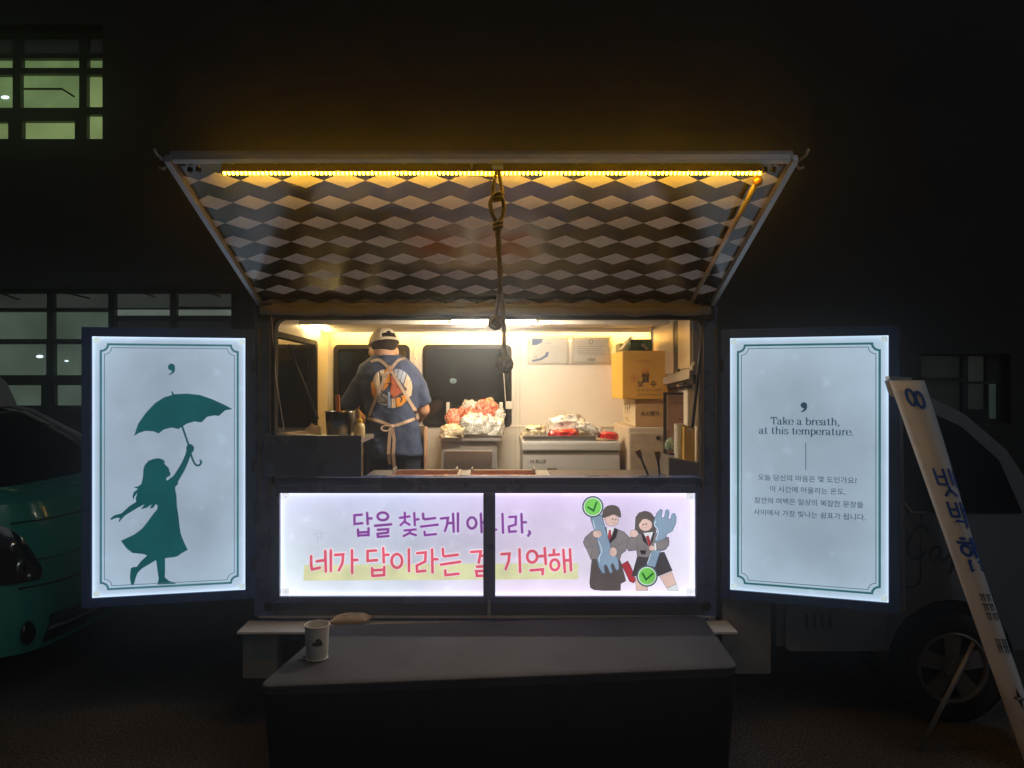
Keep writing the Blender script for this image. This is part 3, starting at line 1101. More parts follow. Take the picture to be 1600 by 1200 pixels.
# ================================================================== BACKLIT SIGNS
def backlit(name, base, edge, w, h, kind='plain'):
    """translucent sheet lit by led rows hidden in its rim: brightest along the rim"""
    m = bpy.data.materials.new(name)
    m.use_nodes = True
    nt = m.node_tree
    b = nt.nodes['Principled BSDF']
    b.inputs['Base Color'].default_value = (0.25, 0.26, 0.27, 1)
    b.inputs['Roughness'].default_value = 0.28
    uv = nt.nodes.new('ShaderNodeUVMap')
    sp = nt.nodes.new('ShaderNodeSeparateXYZ')
    nt.links.new(uv.outputs[0], sp.inputs[0])

    def M(op, a, b2=None):
        n = nt.nodes.new('ShaderNodeMath')
        n.operation = op
        for i, v in enumerate((a, b2)):
            if v is None:
                continue
            if isinstance(v, (int, float)):
                n.inputs[i].default_value = v
            else:
                nt.links.new(v, n.inputs[i])
        return n.outputs[0]
    eu = M('MINIMUM', sp.outputs[0], M('SUBTRACT', w, sp.outputs[0]))
    ev = M('MINIMUM', sp.outputs[1], M('SUBTRACT', h, sp.outputs[1]))
    fu = M('POWER', 2.718, M('MULTIPLY', eu, -1 / edge[1]))
    fv = M('POWER', 2.718, M('MULTIPLY', ev, -1 / edge[1]))
    g2 = M('MULTIPLY', M('ADD', fu, fv), edge[0])
    gw = M('MULTIPLY', M('ADD', M('POWER', 2.718, M('MULTIPLY', eu, -1 / 0.16)), M('POWER', 2.718, M('MULTIPLY', ev, -1 / 0.16))), edge[2])
    tc = nt.nodes.new('ShaderNodeTexCoord')
    n = nt.nodes.new('ShaderNodeTexNoise')
    n.inputs['Scale'].default_value = 3.2
    n.inputs['Detail'].default_value = 7
    n.inputs['Roughness'].default_value = 0.55
    nt.links.new(tc.outputs['Object'], n.inputs['Vector'])
    n3 = nt.nodes.new('ShaderNodeTexNoise')
    n3.inputs['Scale'].default_value = 16
    n3.inputs['Detail'].default_value = 4
    nt.links.new(tc.outputs['Object'], n3.inputs['Vector'])
    sm = M('MAXIMUM', M('SUBTRACT', n3.outputs[0], 0.60), 0.0)
    tot = M('ADD', M('ADD', M('ADD', M('MULTIPLY', n.outputs[0], 0.62), 0.46), M('MULTIPLY', sm, 1.1)), M('ADD', g2, gw))
    if kind == 'banner':
        rp = nt.nodes.new('ShaderNodeValToRGB')
        e = rp.color_ramp.elements
        e[0].position = 0.0; e[0].color = (*srgb(206, 214, 226), 1)
        e[1].position = 1.0; e[1].color = (*srgb(220, 212, 232), 1)
        x = e.new(0.3); x.color = (*srgb(202, 208, 226), 1)
        x = e.new(0.55); x.color = (*srgb(222, 208, 232), 1)
        x = e.new(0.8); x.color = (*srgb(224, 210, 234), 1)
        nt.links.new(M('DIVIDE', sp.outputs[0], w), rp.inputs[0])
        rv = nt.nodes.new('ShaderNodeValToRGB')
        ee = rv.color_ramp.elements
        ee[0].position = 0.0; ee[0].color = (1.22, 1.22, 1.2, 1)
        ee[1].position = 1.0; ee[1].color = (1.0, 0.97, 1.13, 1)
        x = ee.new(0.28); x.color = (1.0, 1.06, 1.02, 1)
        nt.links.new(M('DIVIDE', sp.outputs[1], h), rv.inputs[0])
        mm = nt.nodes.new('ShaderNodeVectorMath'); mm.operation = 'MULTIPLY'
        nt.links.new(rp.outputs[0], mm.inputs[0]); nt.links.new(rv.outputs[0], mm.inputs[1])
        nt.links.new(mm.outputs[0], b.inputs['Emission Color'])
    else:
        b.inputs['Emission Color'].default_value = (*base, 1)
    nt.links.new(tot, b.inputs['Emission Strength'])
    return m


def sheet_mesh(name, S, w, h, m, parent):
    me = bpy.data.meshes.new(name)
    me.from_pydata([S(0, 0), S(w, 0), S(w, h), S(0, h)], [], [(0, 1, 2, 3)])
    u = me.uv_layers.new(name='UVMap')
    for li, q in zip(me.polygons[0].loop_indices, ((0, 0), (w, 0), (w, h), (0, h))):
        u.data[li].uv = q
    return link(name, me, m, parent)


sign_navy = mat('sign_frame_navy', (0.035, 0.075, 0.26), 0.35, noise_amt=0.2, noise_scale=6)
lit_print = print_mat('backlit_print', 1.0, 0.35)
lit_print2 = print_mat('backlit_banner_print', 1.0, 0.35)


def frame_boxes(S, w, h, t, depth, parent, m, front=0.012):
    """four frame bars and a back tray round a sheet"""
    for (u0, u1, v0, v1) in ((-t, 0, -t, h + t), (w, w + t, -t, h + t), (0.0005, w - 0.0005, -t, 0), (0.0005, w - 0.0005, h, h + t)):
        mb = MB()
        mb.hexa([S(u, v, d) for v in (v0, v1) for d in (front, -depth) for u in (u0, u1)])
        mb.build('frame_bar', m, parent, bevel=0.003)
    mb = MB()
    mb.hexa([S(u, v, d) for v in (0, h) for d in (-depth + 0.012, -depth) for u in (0.0, w)])
    mb.build('back_tray', m, parent)


def border(art, w, h, ins, r, lw, c):
    """border line with scooped corners"""
    pts = []
    x0, x1, y0, y1 = ins, w - ins, ins, h - ins
    for (cx, cy, a0) in ((x1, y0, 180), (x1, y1, 270), (x0, y1, 360), (x0, y0, 450)):
        for i in range(7):
            a = R(a0 - 90 * i / 6)
            pts.append((cx + r * math.cos(a), cy + r * math.sin(a)))
    art.stroke(pts, lw, c, closed=True)


def hinges(S, u, parent):
    for v_ in (0.12, 0.58, 1.04):
        a_, b2 = S(u, v_ - .03, .016), S(u, v_ + .03, .016)
        MB().tube([a_, b2], .007, 8).build('hinge', black_metal, parent, smooth=True)


teal = srgb(4, 76, 80)
teal_d = srgb(20, 84, 88)
INKD = srgb(28, 62, 80)

# ---- left sign
pl_, pr_ = Vector((-1.816, -0.159, 0.646)), Vector((-1.179, -0.030, 0.646))
wS = (pr_ - pl_).length
hS = 1.166
S1 = Sheet(pl_, pr_ - pl_, (0, 0, 1))
sign = thing('lightbox_sign', 'backlit white sign with teal silhouette of a girl holding an umbrella', 'lightbox sign', (pl_ + pr_) / 2)
frame_boxes(S1, wS, hS, 0.042, 0.06, sign, sign_navy)
sheet_mesh('backlit_sheet', S1, wS, hS, backlit('backlit_sheet_girl', srgb(158, 178, 198), (1.3, 0.010, 0.26), wS, hS), sign)
hinges(S1, wS + 0.036, sign)
art = Art()
for cu_, cv_ in ((.016, .016), (wS - .016, .016), (.016, hS - .016), (wS - .016, hS - .016)):
    art.poly(rrect(cu_ - .013, cu_ + .013, cv_ - .013, cv_ + .013, .004, 2), srgb(214, 230, 232))
border(art, wS, hS, 0.034, 0.030, 0.0095, srgb(58, 112, 122))
border(art, wS, hS, 0.049, 0.030, 0.0030, srgb(70, 112, 130))
art.build('border_print', S1, lit_print, sign)
G = lambda x, y: S1.at(160 + x / 5, 690 + y / 5)
U = lambda x, y: S1.at(180 + x / 5, 550 + y / 5)
art = Art(G)
girl = [(440, 130), (475, 140), (492, 162), (480, 165), (495, 185), (518, 205), (522, 225), (533, 250), (528, 268), (505, 278), (497, 295), (508, 305), (525, 290), (555, 268), (580, 230), (620, 165), (648, 100), (655, 75), (695, 75), (690, 105), (665, 175), (640, 230), (610, 280), (588, 318), (595, 328), (568, 355), (570, 375), (580, 430), (582, 500), (595, 580), (603, 660), (612, 720), (640, 790), (667, 845), (605, 880), (600, 890), (560, 903), (490, 910), (490, 1000), (488, 1060), (520, 1088), (560, 1100), (578, 1110), (430, 1117), (440, 1070), (430, 1000), (420, 925), (370, 955), (310, 990), (275, 1025), (262, 1060), (245, 1120), (225, 1122), (215, 1060), (222, 990), (240, 980), (270, 978), (300, 935), (350, 890), (320, 878), (235, 870), (190, 835), (145, 775), (250, 725), (310, 680), (350, 630), (390, 575), (430, 525), (430, 495), (415, 490), (400, 515), (370, 525), (385, 490), (350, 515), (300, 528), (330, 490), (270, 520), (180, 575), (150, 605), (135, 627), (125, 622), (138, 598), (110, 595), (70, 612), (62, 600), (95, 575), (150, 560), (210, 505), (265, 470), (260, 440), (275, 400), (250, 430), (243, 455), (235, 430), (245, 395), (280, 370), (260, 362), (242, 355), (280, 350), (305, 330), (318, 270), (320, 220), (330, 185), (360, 150), (400, 135)]
art.poly(girl, teal)
art.ell(685, 55, 31, 36, teal)
umb = [(148, 655), (180, 560), (240, 475), (310, 400), (380, 355), (445, 335), (438, 310), (445, 305), (460, 330), (560, 325), (660, 335), (760, 370), (850, 410), (918, 447), (860, 455), (820, 490), (812, 500), (780, 495), (720, 505), (680, 545), (668, 550), (620, 542), (560, 560), (505, 595), (495, 602), (440, 590), (380, 605), (340, 637), (300, 620), (240, 615), (190, 630)]
art.poly(umb, teal, T=U)
art.stroke([(522, 575), (575, 730)], 0.0085, teal, T=U)
art.stroke([(585, 780), (610, 850), (628, 880), (645, 886), (662, 880), (672, 862), (665, 848)], 0.0085, teal, T=U, smooth=3)
art.ell(440, 118, 27, 27, teal, T=U)
art.poly([(467, 118), (468, 145), (455, 165), (422, 182), (418, 176), (440, 160), (446, 140)], teal, T=U)
art.build('girl_print', S1, lit_print, sign)

# ---- right sign
pl2, pr2 = Vector((1.0736, -0.030, 0.646)), Vector((1.700, -0.228, 0.646))
wS2 = (pr2 - pl2).length
S2 = Sheet(pl2, pr2 - pl2, (0, 0, 1))
sign2 = thing('lightbox_sign', 'backlit white sign with lines of dark writing and a thin teal border', 'lightbox sign', (pl2 + pr2) / 2)
frame_boxes(S2, wS2, hS, 0.042, 0.06, sign2, sign_navy)
sheet_mesh('backlit_sheet', S2, wS2, hS, backlit('backlit_sheet_text', srgb(154, 175, 193), (0.9, 0.010, 0.32), wS2, hS), sign2)
hinges(S2, -0.036, sign2)
art = Art()
for cu_, cv_ in ((.016, .016), (wS2 - .016, .016), (.016, hS - .016), (wS2 - .016, hS - .016)):
    art.poly(rrect(cu_ - .013, cu_ + .013, cv_ - .013, cv_ + .013, .004, 2), srgb(196, 214, 218))
border(art, wS2, hS, 0.034, 0.030, 0.0095, srgb(40, 98, 104))
border(art, wS2, hS, 0.049, 0.030, 0.0030, srgb(50, 92, 106))
art.build('border_print', S2, lit_print, sign2)

# serif letters drawn with a broad nib; x-height 1
GL = {
    'T': (1.12, [[(0.02, 1.12), (0.05, 1.40), (1.02, 1.40), (1.05, 1.12)], [(0.53, 1.40), (0.53, 0.02)], [(0.33, 0.02), (0.73, 0.02)]]),
    'a': (0.90, [[(0.08, 0.74), (0.12, 0.92), (0.36, 1.0), (0.56, 0.90), (0.60, 0.70), (0.60, 0.16), (0.68, 0.02), (0.84, 0.10)], [(0.60, 0.58), (0.30, 0.54), (0.08, 0.36), (0.10, 0.10), (0.30, 0.0), (0.50, 0.12), (0.60, 0.30)]]),
    'k': (1.02, [[(0.0, 1.46), (0.20, 1.50)], [(0.20, 1.50), (0.20, 0.02)], [(0.02, 0.02), (0.40, 0.02)], [(0.82, 0.96), (0.26, 0.46)], [(0.46, 0.62), (0.82, 0.06), (0.98, 0.02)], [(0.62, 0.97), (0.98, 0.97)]]),
    'e': (0.92, [[(0.10, 0.52), (0.80, 0.52), (0.80, 0.72), (0.66, 0.96), (0.42, 1.0), (0.16, 0.86), (0.06, 0.50), (0.16, 0.14), (0.44, 0.0), (0.70, 0.06), (0.84, 0.22)]]),
    'b': (1.00, [[(0.0, 1.46), (0.20, 1.50)], [(0.20, 1.50), (0.20, 0.02)], [(0.20, 0.72), (0.44, 1.0), (0.74, 0.92), (0.90, 0.50), (0.74, 0.08), (0.46, 0.0), (0.20, 0.20)]]),
    'r': (0.74, [[(0.0, 0.94), (0.22, 0.98)], [(0.22, 0.98), (0.22, 0.02)], [(0.02, 0.02), (0.44, 0.02)], [(0.22, 0.66), (0.40, 0.94), (0.62, 0.98), (0.68, 0.84)]]),
    't': (0.70, [[(0.28, 1.30), (0.28, 0.22), (0.40, 0.02), (0.62, 0.14)], [(0.02, 0.97), (0.60, 0.97)]]),
    'h': (1.06, [[(0.0, 1.46), (0.20, 1.50)], [(0.20, 1.50), (0.20, 0.02)], [(0.02, 0.02), (0.38, 0.02)], [(0.20, 0.70), (0.46, 1.0), (0.74, 0.94), (0.82, 0.70), (0.82, 0.02)], [(0.64, 0.02), (1.0, 0.02)]]),
    'i': (0.46, [[(0.02, 0.94), (0.22, 0.98)], [(0.22, 0.98), (0.22, 0.02)], [(0.04, 0.02), (0.42, 0.02)], [(0.22, 1.42), (0.22, 1.26)]]),
    's': (0.80, [[(0.66, 0.78), (0.60, 0.96), (0.34, 1.0), (0.12, 0.86), (0.16, 0.64), (0.40, 0.52), (0.64, 0.38), (0.66, 0.14), (0.42, 0.0), (0.16, 0.06), (0.08, 0.26)]]),
    'm': (1.62, [[(0.0, 0.94), (0.20, 0.98)], [(0.20, 0.98), (0.20, 0.02)], [(0.02, 0.02), (0.38, 0.02)], [(0.20, 0.70), (0.46, 1.0), (0.72, 0.92), (0.80, 0.70), (0.80, 0.02)], [(0.64, 0.02), (0.98, 0.02)], [(0.80, 0.70), (1.06, 1.0), (1.32, 0.92), (1.40, 0.70), (1.40, 0.02)], [(1.24, 0.02), (1.58, 0.02)]]),
    'p': (1.00, [[(0.0, 0.94), (0.20, 0.98)], [(0.20, 0.98), (0.20, -0.46)], [(0.02, -0.46), (0.42, -0.46)], [(0.20, 0.72), (0.44, 1.0), (0.74, 0.92), (0.90, 0.50), (0.74, 0.08), (0.46, 0.0), (0.20, 0.20)]]),
    'u': (1.04, [[(0.0, 0.96), (0.20, 0.98)], [(0.20, 0.98), (0.20, 0.30), (0.32, 0.04), (0.56, 0.02), (0.80, 0.28)], [(0.60, 0.96), (0.80, 0.98)], [(0.80, 0.98), (0.80, 0.02)], [(0.80, 0.02), (1.0, 0.04)]]),
    ',': (0.40, [[(0.20, 0.16), (0.22, 0.02), (0.10, -0.22)]]),
    '.': (0.36, [[(0.18, 0.18), (0.18, 0.0)]]),
    ' ': (0.50, []),
}


def nib_text(art, body, cx, base, width, c):
    tot = sum(GL[ch][0] + 0.07 for ch in body)
    s = width / tot
    x = cx - width / 2
    for ch in body:
        adv, st = GL[ch]
        for q in st:
            curve = len(q) > 2 and ch not in 'T'
            pts = spline(q, 4) if curve else q
            art.stroke([(x + p[0] * s, base + p[1] * s) for p in pts], 0, c, nib=(0.06 * s, 0.23 * s), T=lambda a_, b2: (a_, b2))
        x += (adv + 0.07) * s


WL = []
art = Art()
u0, v0 = S2.at(1256, 636)
art.ell(u0, v0 + 0.008, 0.0135, 0.0135, INKD)
art.poly([(u0 + .0135, v0 + .008), (u0 + .0135, v0 - .004), (u0 + .007, v0 - .016), (u0 - .010, v0 - .025), (u0 - .012, v0 - .021), (u0 + .0, v0 - .010), (u0 + .002, v0 + .0)], INKD)
WL.append(art); art = Art()
ua, va = S2.at(1258, 664)
wA = S2.at(1312, 664)[0] - S2.at(1204, 664)[0]
nib_text(art, 'Take a breath,', ua, va, wA, INKD)
WL.append(art); art = Art()
ua, va = S2.at(1259, 679)
wA = S2.at(1333, 679)[0] - S2.at(1185, 679)[0]
nib_text(art, 'at this temperature.', ua, va, wA, INKD)
WL.append(art); art = Art()
p, q = S2.at(1259, 692), S2.at(1260, 734)
art.stroke([p, (p[0], q[1])], 0.0028, INKD)
for body, x0, x1, y in (('오늘 당신의 마음은 몇 도인가요?', 1183, 1337, 752), ('이 시간에 어울리는 온도,', 1202, 1320, 770),
                        ('잠깐의 여백은 일상의 복잡한 문장들', 1177, 1347, 789), ('사이에서 가장 빛나는 쉼표가 됩니다.', 1176, 1350, 808)):
    WL.append(art); art = Art()
    ua, va = S2.at((x0 + x1) / 2, y)
    ww = S2.at(x1, y)[0] - S2.at(x0, y)[0]
    art.text(body, ua, va, ww, srgb(46, 62, 86), bold=0.004)
WL.append(art)
for w_art in WL:
    w_art.build('text_line', S2, lit_print, sign2)

# ---- banner
S3 = Sheet((bl_, -0.012, zb), (1, 0, 0), (0, 0, 1))
wB, hB = br_ - bl_, zt - zb
ban = thing('lightbox_banner', 'wide backlit lavender banner with handwritten slogan and two cartoon students', 'banner', (0, -0.012, zb))
sheet_mesh('backlit_sheet', S3, wB, hB, backlit('backlit_sheet_banner', (0.6, 0.6, 0.7), (1.0, 0.009, 0.34), wB, hB, 'banner'), ban)
mb = MB()
mb.box(bl_ + .002, br_ - .002, -0.011, 0.024, zb + .001, zt - .001)
mb.build('sign_tray', sign_navy, ban)
art = Art()
Z1 = lambda x, y: S3.at(430 + x / 7.5, 770 + y / 7.5)
Z2 = lambda x, y: S3.at(620 + x / 7.5, 770 + y / 7.5)
Z3 = lambda x, y: S3.at(750 + x / 7.5, 770 + y / 7.5)
for cu_, cv_ in ((.02, .018), (wB - .02, .018), (.02, hB - .018), (wB - .02, hB - .018)):
    art.poly(rrect(cu_ - .019, cu_ + .019, cv_ - .016, cv_ + .016, .006, 2), srgb(236, 238, 246))  # white corner glow drawn in as pale squares
    art.ell(cu_ + .003, cv_ - .002, .0025, .0025, srgb(120, 124, 140), 10)
art.poly([(340, 845), (2300, 828), (3550, 826), (3550, 1012), (2300, 1018), (330, 1030)], srgb(220, 221, 172), T=Z1)


def oval(cx, cy, rx, ry, n=20):
    return [(cx + rx * math.cos(2 * PI * i / n), cy + ry * math.sin(2 * PI * i / n)) for i in range(n)]


purple = [(Z1, s) for s in ([(1015, 255), (930, 262), (930, 365), (1020, 355)], [(1078, 235), (1085, 365)], [(1085, 300), (1130, 298)], [(970, 430), (975, 505)], [(1095, 415), (1095, 495)], [(975, 465), (1095, 458)], [(975, 500), (1095, 493)],
          oval(1262, 275, 62, 45), [(1172, 385), (1360, 368)], [(1205, 432), (1325, 425), (1322, 465), (1200, 480), (1205, 515), (1330, 505)])]
purple += [(Z2, s) for s in ([(95, 235), (95, 330), (45, 378)], [(38, 292), (150, 275)], [(95, 340), (150, 372)], [(205, 238), (212, 378)], [(212, 315), (255, 308)], [(92, 440), (222, 428)], [(160, 440), (150, 470), (80, 505)], [(150, 470), (225, 495)],
           [(308, 245), (312, 300), (330, 310), (450, 295)], [(285, 395), (480, 372)], [(325, 455), (330, 495), (460, 482)],
           [(518, 300), (600, 292), (590, 370), (565, 445)], [(605, 355), (665, 350)], [(660, 245), (668, 455)], [(717, 240), (717, 450)],
           oval(880, 352, 52, 65), [(985, 245), (995, 460)], [(995, 345), (1040, 342)], [(1075, 280), (1080, 420), (1165, 430)], [(1238, 245), (1245, 465)],
           [(1318, 282), (1395, 278), (1392, 370), (1312, 395), (1318, 455), (1395, 450)], [(1460, 248), (1468, 462)], [(1468, 345), (1512, 343)], [(1552, 450), (1560, 470), (1540, 500)])]
red = [(Z1, s) for s in ([(425, 740), (425, 850), (435, 895), (525, 875)], [(490, 800), (585, 785)], [(590, 680), (597, 920)], [(655, 670), (655, 915)], [(705, 725), (800, 718), (790, 820), (750, 905)], [(902, 670), (905, 935)], [(905, 785), (965, 783)],
       [(1185, 672), (1085, 680), (1085, 795), (1195, 785)], [(1268, 645), (1275, 810)], [(1275, 725), (1330, 722)], [(1138, 880), (1142, 970)], [(1280, 865), (1278, 960)], [(1142, 905), (1280, 898)], [(1142, 970), (1280, 960)],
       oval(1428, 795, 62, 80))]
red += [(Z2, s) for s in ([(143, 660), (145, 915)], [(240, 705), (340, 695), (335, 800), (235, 850), (240, 920), (335, 910)], [(415, 660), (420, 930)], [(420, 775), (478, 775)],
        [(540, 655), (545, 730), (560, 742), (715, 722)], [(518, 838), (742, 805)], [(568, 905), (572, 960), (725, 945)], [(872, 690), (985, 682), (960, 815)], [(1000, 735), (1075, 730)], [(1085, 660), (1085, 830)],
        [(940, 862), (1060, 855), (1055, 910), (930, 915), (940, 970), (1060, 965)])]
red += [(Z3, s) for s in ([(250, 715), (345, 710), (335, 800), (300, 890)], [(462, 660), (470, 925)], oval(610, 745, 58, 68), [(675, 742), (760, 735)], [(757, 645), (770, 830)], [(592, 905), (735, 893), (732, 950)],
        [(865, 665), (865, 720)], [(812, 728), (925, 718)], oval(875, 840, 50, 62), [(975, 665), (993, 925)], [(985, 790), (1060, 785)], [(1052, 660), (1065, 905)])]
for lst, wid, c, halo in ((purple, 0.0110, srgb(128, 58, 150), srgb(214, 200, 232)), (red, 0.0125, srgb(222, 84, 110), srgb(240, 218, 222))):
    for T, s in lst:
        art.stroke(s, wid * 1.65, halo, T=T, closed=len(s) == 20)
    for T, s in lst:
        art.stroke(s, wid, c, T=T, closed=len(s) == 20)
# sparkles
for (T, cx, cy, rr, c) in ((Z1, 520, 490, 95, srgb(150, 156, 170)), (Z3, 1020, 375, 130, srgb(228, 226, 242))):
    for i in range(9):
        a = 2 * PI * i / 9 + 0.4
        r1_ = rr * (0.65 + 0.35 * ((i * 7) % 3) / 2)
        art.stroke([(cx + 16 * math.cos(a), cy + 16 * math.sin(a)), (cx + r1_ * math.cos(a), cy + r1_ * math.sin(a))], 0.0014, c, T=T, cap=False)
art.build('slogan', S3, lit_print2, ban)

SS = lambda x, y: S3.at(880 + x / 7.057, 760 + y / 7.057)
art = Art(SS)
skin, grey_j, dk, ol = srgb(222, 190, 180), srgb(130, 124, 126), srgb(46, 43, 47), srgb(70, 68, 72)
hair_c, wren, wl_, redc = srgb(92, 84, 80), srgb(136, 160, 184), srgb(70, 90, 112), srgb(172, 50, 64)


def op(pts, c, smooth=0, lw=0.0022, oc=ol):
    art.poly(pts, c, smooth)
    art.stroke(pts, lw, oc, smooth, closed=True)


op([(315, 800), (290, 1060), (300, 1115), (340, 1138), (440, 1146), (630, 1146), (632, 1070), (690, 1040), (640, 850), (620, 800)], srgb(88, 80, 78))
art.stroke([(440, 960), (440, 1145)], 0.0016, ol)
op([(640, 860), (710, 820), (745, 880), (780, 980), (800, 1035), (775, 1064), (730, 1045), (690, 960)], redc)
op([(330, 640), (300, 800), (620, 812), (640, 745), (690, 705), (728, 560), (670, 500), (590, 470), (460, 450), (430, 480), (320, 490), (240, 560), (220, 615), (240, 665), (330, 668)], grey_j)
art.poly([(468, 450), (565, 455), (520, 560), (492, 600)], srgb(226, 226, 232))
art.poly([(502, 480), (525, 478), (530, 570), (500, 618), (485, 595)], redc)
op([(565, 455), (602, 475), (582, 560), (503, 640), (500, 612), (545, 530)], dk)
op([(452, 448), (474, 450), (492, 595), (480, 560)], dk)
art.stroke([(560, 660), (690, 610)], 0.0016, ol)
art.stroke([(650, 580), (650, 620)], 0.0016, ol)
art.ell(457, 352, 18, 22, skin)
op(oval(535, 372, 76, 66, 24), skin, 0, 0.0014)
op([(428, 330), (440, 262), (480, 218), (540, 204), (600, 222), (628, 270), (634, 340), (600, 328), (560, 305), (500, 328), (470, 336), (455, 345), (440, 342)], hair_c, 2, 0.0012)
for x, y in ((545, 358), (579, 364)):
    art.ell(x, y, 8, 9, dk)
art.stroke([(545, 396), (560, 398), (572, 392)], 0.0014, srgb(150, 90, 90))
op([(300, 345), (420, 312), (510, 620), (530, 690), (600, 790), (612, 850), (615, 905), (600, 928), (578, 918), (555, 862), (538, 845), (525, 868), (545, 945), (515, 960), (484, 880), (466, 860), (450, 880), (462, 960), (430, 955), (390, 890), (368, 790), (402, 735), (378, 600)], wren, 0, 0.0030, wl_)
art.stroke([(330, 378), (348, 465)], 0.0034, srgb(215, 226, 238))
art.stroke([(385, 600), (425, 705), (395, 780), (398, 830)], 0.0034, srgb(215, 226, 238), 3)
op(oval(375, 522, 52, 42), skin, 0, 0.0014)
op(oval(550, 720, 42, 52), skin, 0, 0.0014)
for dx in (-12, 6, 24):
    art.stroke([(370 + dx, 505 + dx), (418, 505 + dx)], 0.0011, ol)
    art.stroke([(520, 715 + dx), (552, 728 + dx)], 0.0011, ol)
# girl
op([(788, 480), (796, 340), (830, 290), (900, 268), (965, 290), (1005, 340), (1022, 500), (840, 525)], hair_c, 0, 0.0012)
op([(795, 1000), (930, 1050), (932, 1146), (800, 1146)], skin, 0, 0.0012)
op([(1058, 990), (1195, 938), (1245, 1070), (1140, 1122)], skin, 0, 0.0012)
op([(1140, 1122), (1245, 1072), (1270, 1146), (1155, 1146)], srgb(220, 224, 228), 0, 0.0012)
op([(815, 770), (1110, 720), (1200, 925), (1010, 1000), (755, 985)], srgb(66, 62, 66))
op([(840, 522), (1010, 500), (1060, 540), (1160, 560), (1165, 630), (1130, 690), (1070, 710), (920, 782), (815, 770), (808, 700), (720, 710), (695, 670), (725, 560), (800, 550)], grey_j)
art.stroke([(808, 560), (815, 720)], 0.0016, ol)
art.poly([(876, 512), (990, 500), (950, 610)], srgb(226, 226, 232))
art.poly([(912, 545), (940, 538), (962, 620), (946, 662), (922, 590)], redc)
op([(858, 512), (885, 518), (942, 660), (880, 600)], dk, 0, 0.001)
op([(992, 500), (1008, 512), (985, 600), (950, 655)], dk, 0, 0.001)
art.poly([(842, 702), (912, 702), (905, 745), (860, 748)], dk)
op(oval(905, 422, 74, 68, 24), skin, 0, 0.0014)
op([(800, 430), (802, 345), (838, 292), (900, 270), (962, 290), (1002, 350), (1004, 395), (950, 372), (885, 350), (852, 388), (832, 412)], hair_c, 2, 0.0012)
for x, y in ((880, 418), (912, 413)):
    art.ell(x, y, 8, 9, dk)
art.ell(868, 438, 13, 8, srgb(230, 160, 155)); art.ell(935, 436, 13, 8, srgb(230, 160, 155))
art.stroke([(890, 450), (902, 453), (914, 448)], 0.0014, srgb(150, 90, 90))
op(oval(778, 517, 46, 42), skin, 0, 0.0014)
op([(915, 870), (1010, 890), (1070, 700), (1120, 580), (1140, 520), (1200, 490), (1240, 400), (1244, 330), (1222, 292), (1196, 302), (1178, 365), (1155, 350), (1168, 280), (1150, 252), (1126, 262), (1112, 340), (1092, 346), (1080, 330), (1092, 262), (1070, 248), (1030, 290), (990, 390), (1000, 440), (1040, 490), (1010, 600)], wren, 0, 0.0022, wl_)
art.stroke([(1018, 380), (1005, 425), (1045, 485), (1018, 585)], 0.0034, srgb(215, 226, 238), 3)
art.stroke([(965, 735), (925, 845)], 0.0034, srgb(215, 226, 238))
op([(1010, 615), (1130, 570), (1166, 600), (1160, 650), (1120, 688), (1022, 702)], grey_j)
op(oval(975, 678, 36, 30), skin, 0, 0.0014)
art.poly([(1000, 625), (1018, 618), (1024, 700), (1008, 705)], srgb(226, 226, 232))
for cx, cy, ck in ((325, 222, [(272, 228), (332, 266), (366, 174)]), (922, 985, [(872, 955), (910, 1024), (985, 958)])):
    art.ell(cx, cy, 118, 118, srgb(72, 98, 102), 36)
    art.ell(cx, cy, 101, 101, srgb(228, 240, 232), 36)
    art.ell(cx, cy, 92, 92, srgb(120, 205, 92), 36)
    art.stroke(ck, 0.0085, srgb(26, 102, 42))
art.build('student_print', S3, lit_print2, ban, lift=0.003)

# ================================================================== TABLE, CUP, PACKET
tz = 0.53
A_, B_, C_, D_ = Vector((-0.852, -0.822, tz)), Vector((0.905, -0.652, tz)), Vector((0.935, -0.045, tz)), Vector((-0.755, -0.180, tz))
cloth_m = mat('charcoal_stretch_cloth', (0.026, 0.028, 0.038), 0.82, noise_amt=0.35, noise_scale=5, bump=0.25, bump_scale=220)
table = thing('folding_table', 'low folding table under a stretched charcoal cloth in front of the truck', 'table', (0.05, -0.45, 0))
poly = []
corners = [A_, B_, C_, D_]
for i, p in enumerate(corners):
    a, c = corners[i - 1], corners[(i + 1) % 4]
    for t in range(5):
        s = t / 4
        p0 = p + (a - p).normalized() * 0.05
        p2 = p + (c - p).normalized() * 0.05
        q = p0 * (1 - s) ** 2 + p * 2 * s * (1 - s) + p2 * s * s
        poly.append((q.x, q.y))
n = len(poly)
cen = Vector((sum(p[0] for p in poly) / n, sum(p[1] for p in poly) / n))
mb = MB()
vs, fs = [], []
prof = [(0.995, tz - 0.034), (0.998, tz - 0.014), (1.003, tz - 0.008), (1.002, tz - 0.002), (0.994, tz), ]
for s, z in prof:
    vs += [(cen.x + (p[0] - cen.x) * s, cen.y + (p[1] - cen.y) * s, z) for p in poly]
m_ = len(prof)
for i in range(m_ - 1):
    for k_ in range(n):
        fs.append((i * n + k_, i * n + (k_ + 1) % n, (i + 1) * n + (k_ + 1) % n, (i + 1) * n + k_))
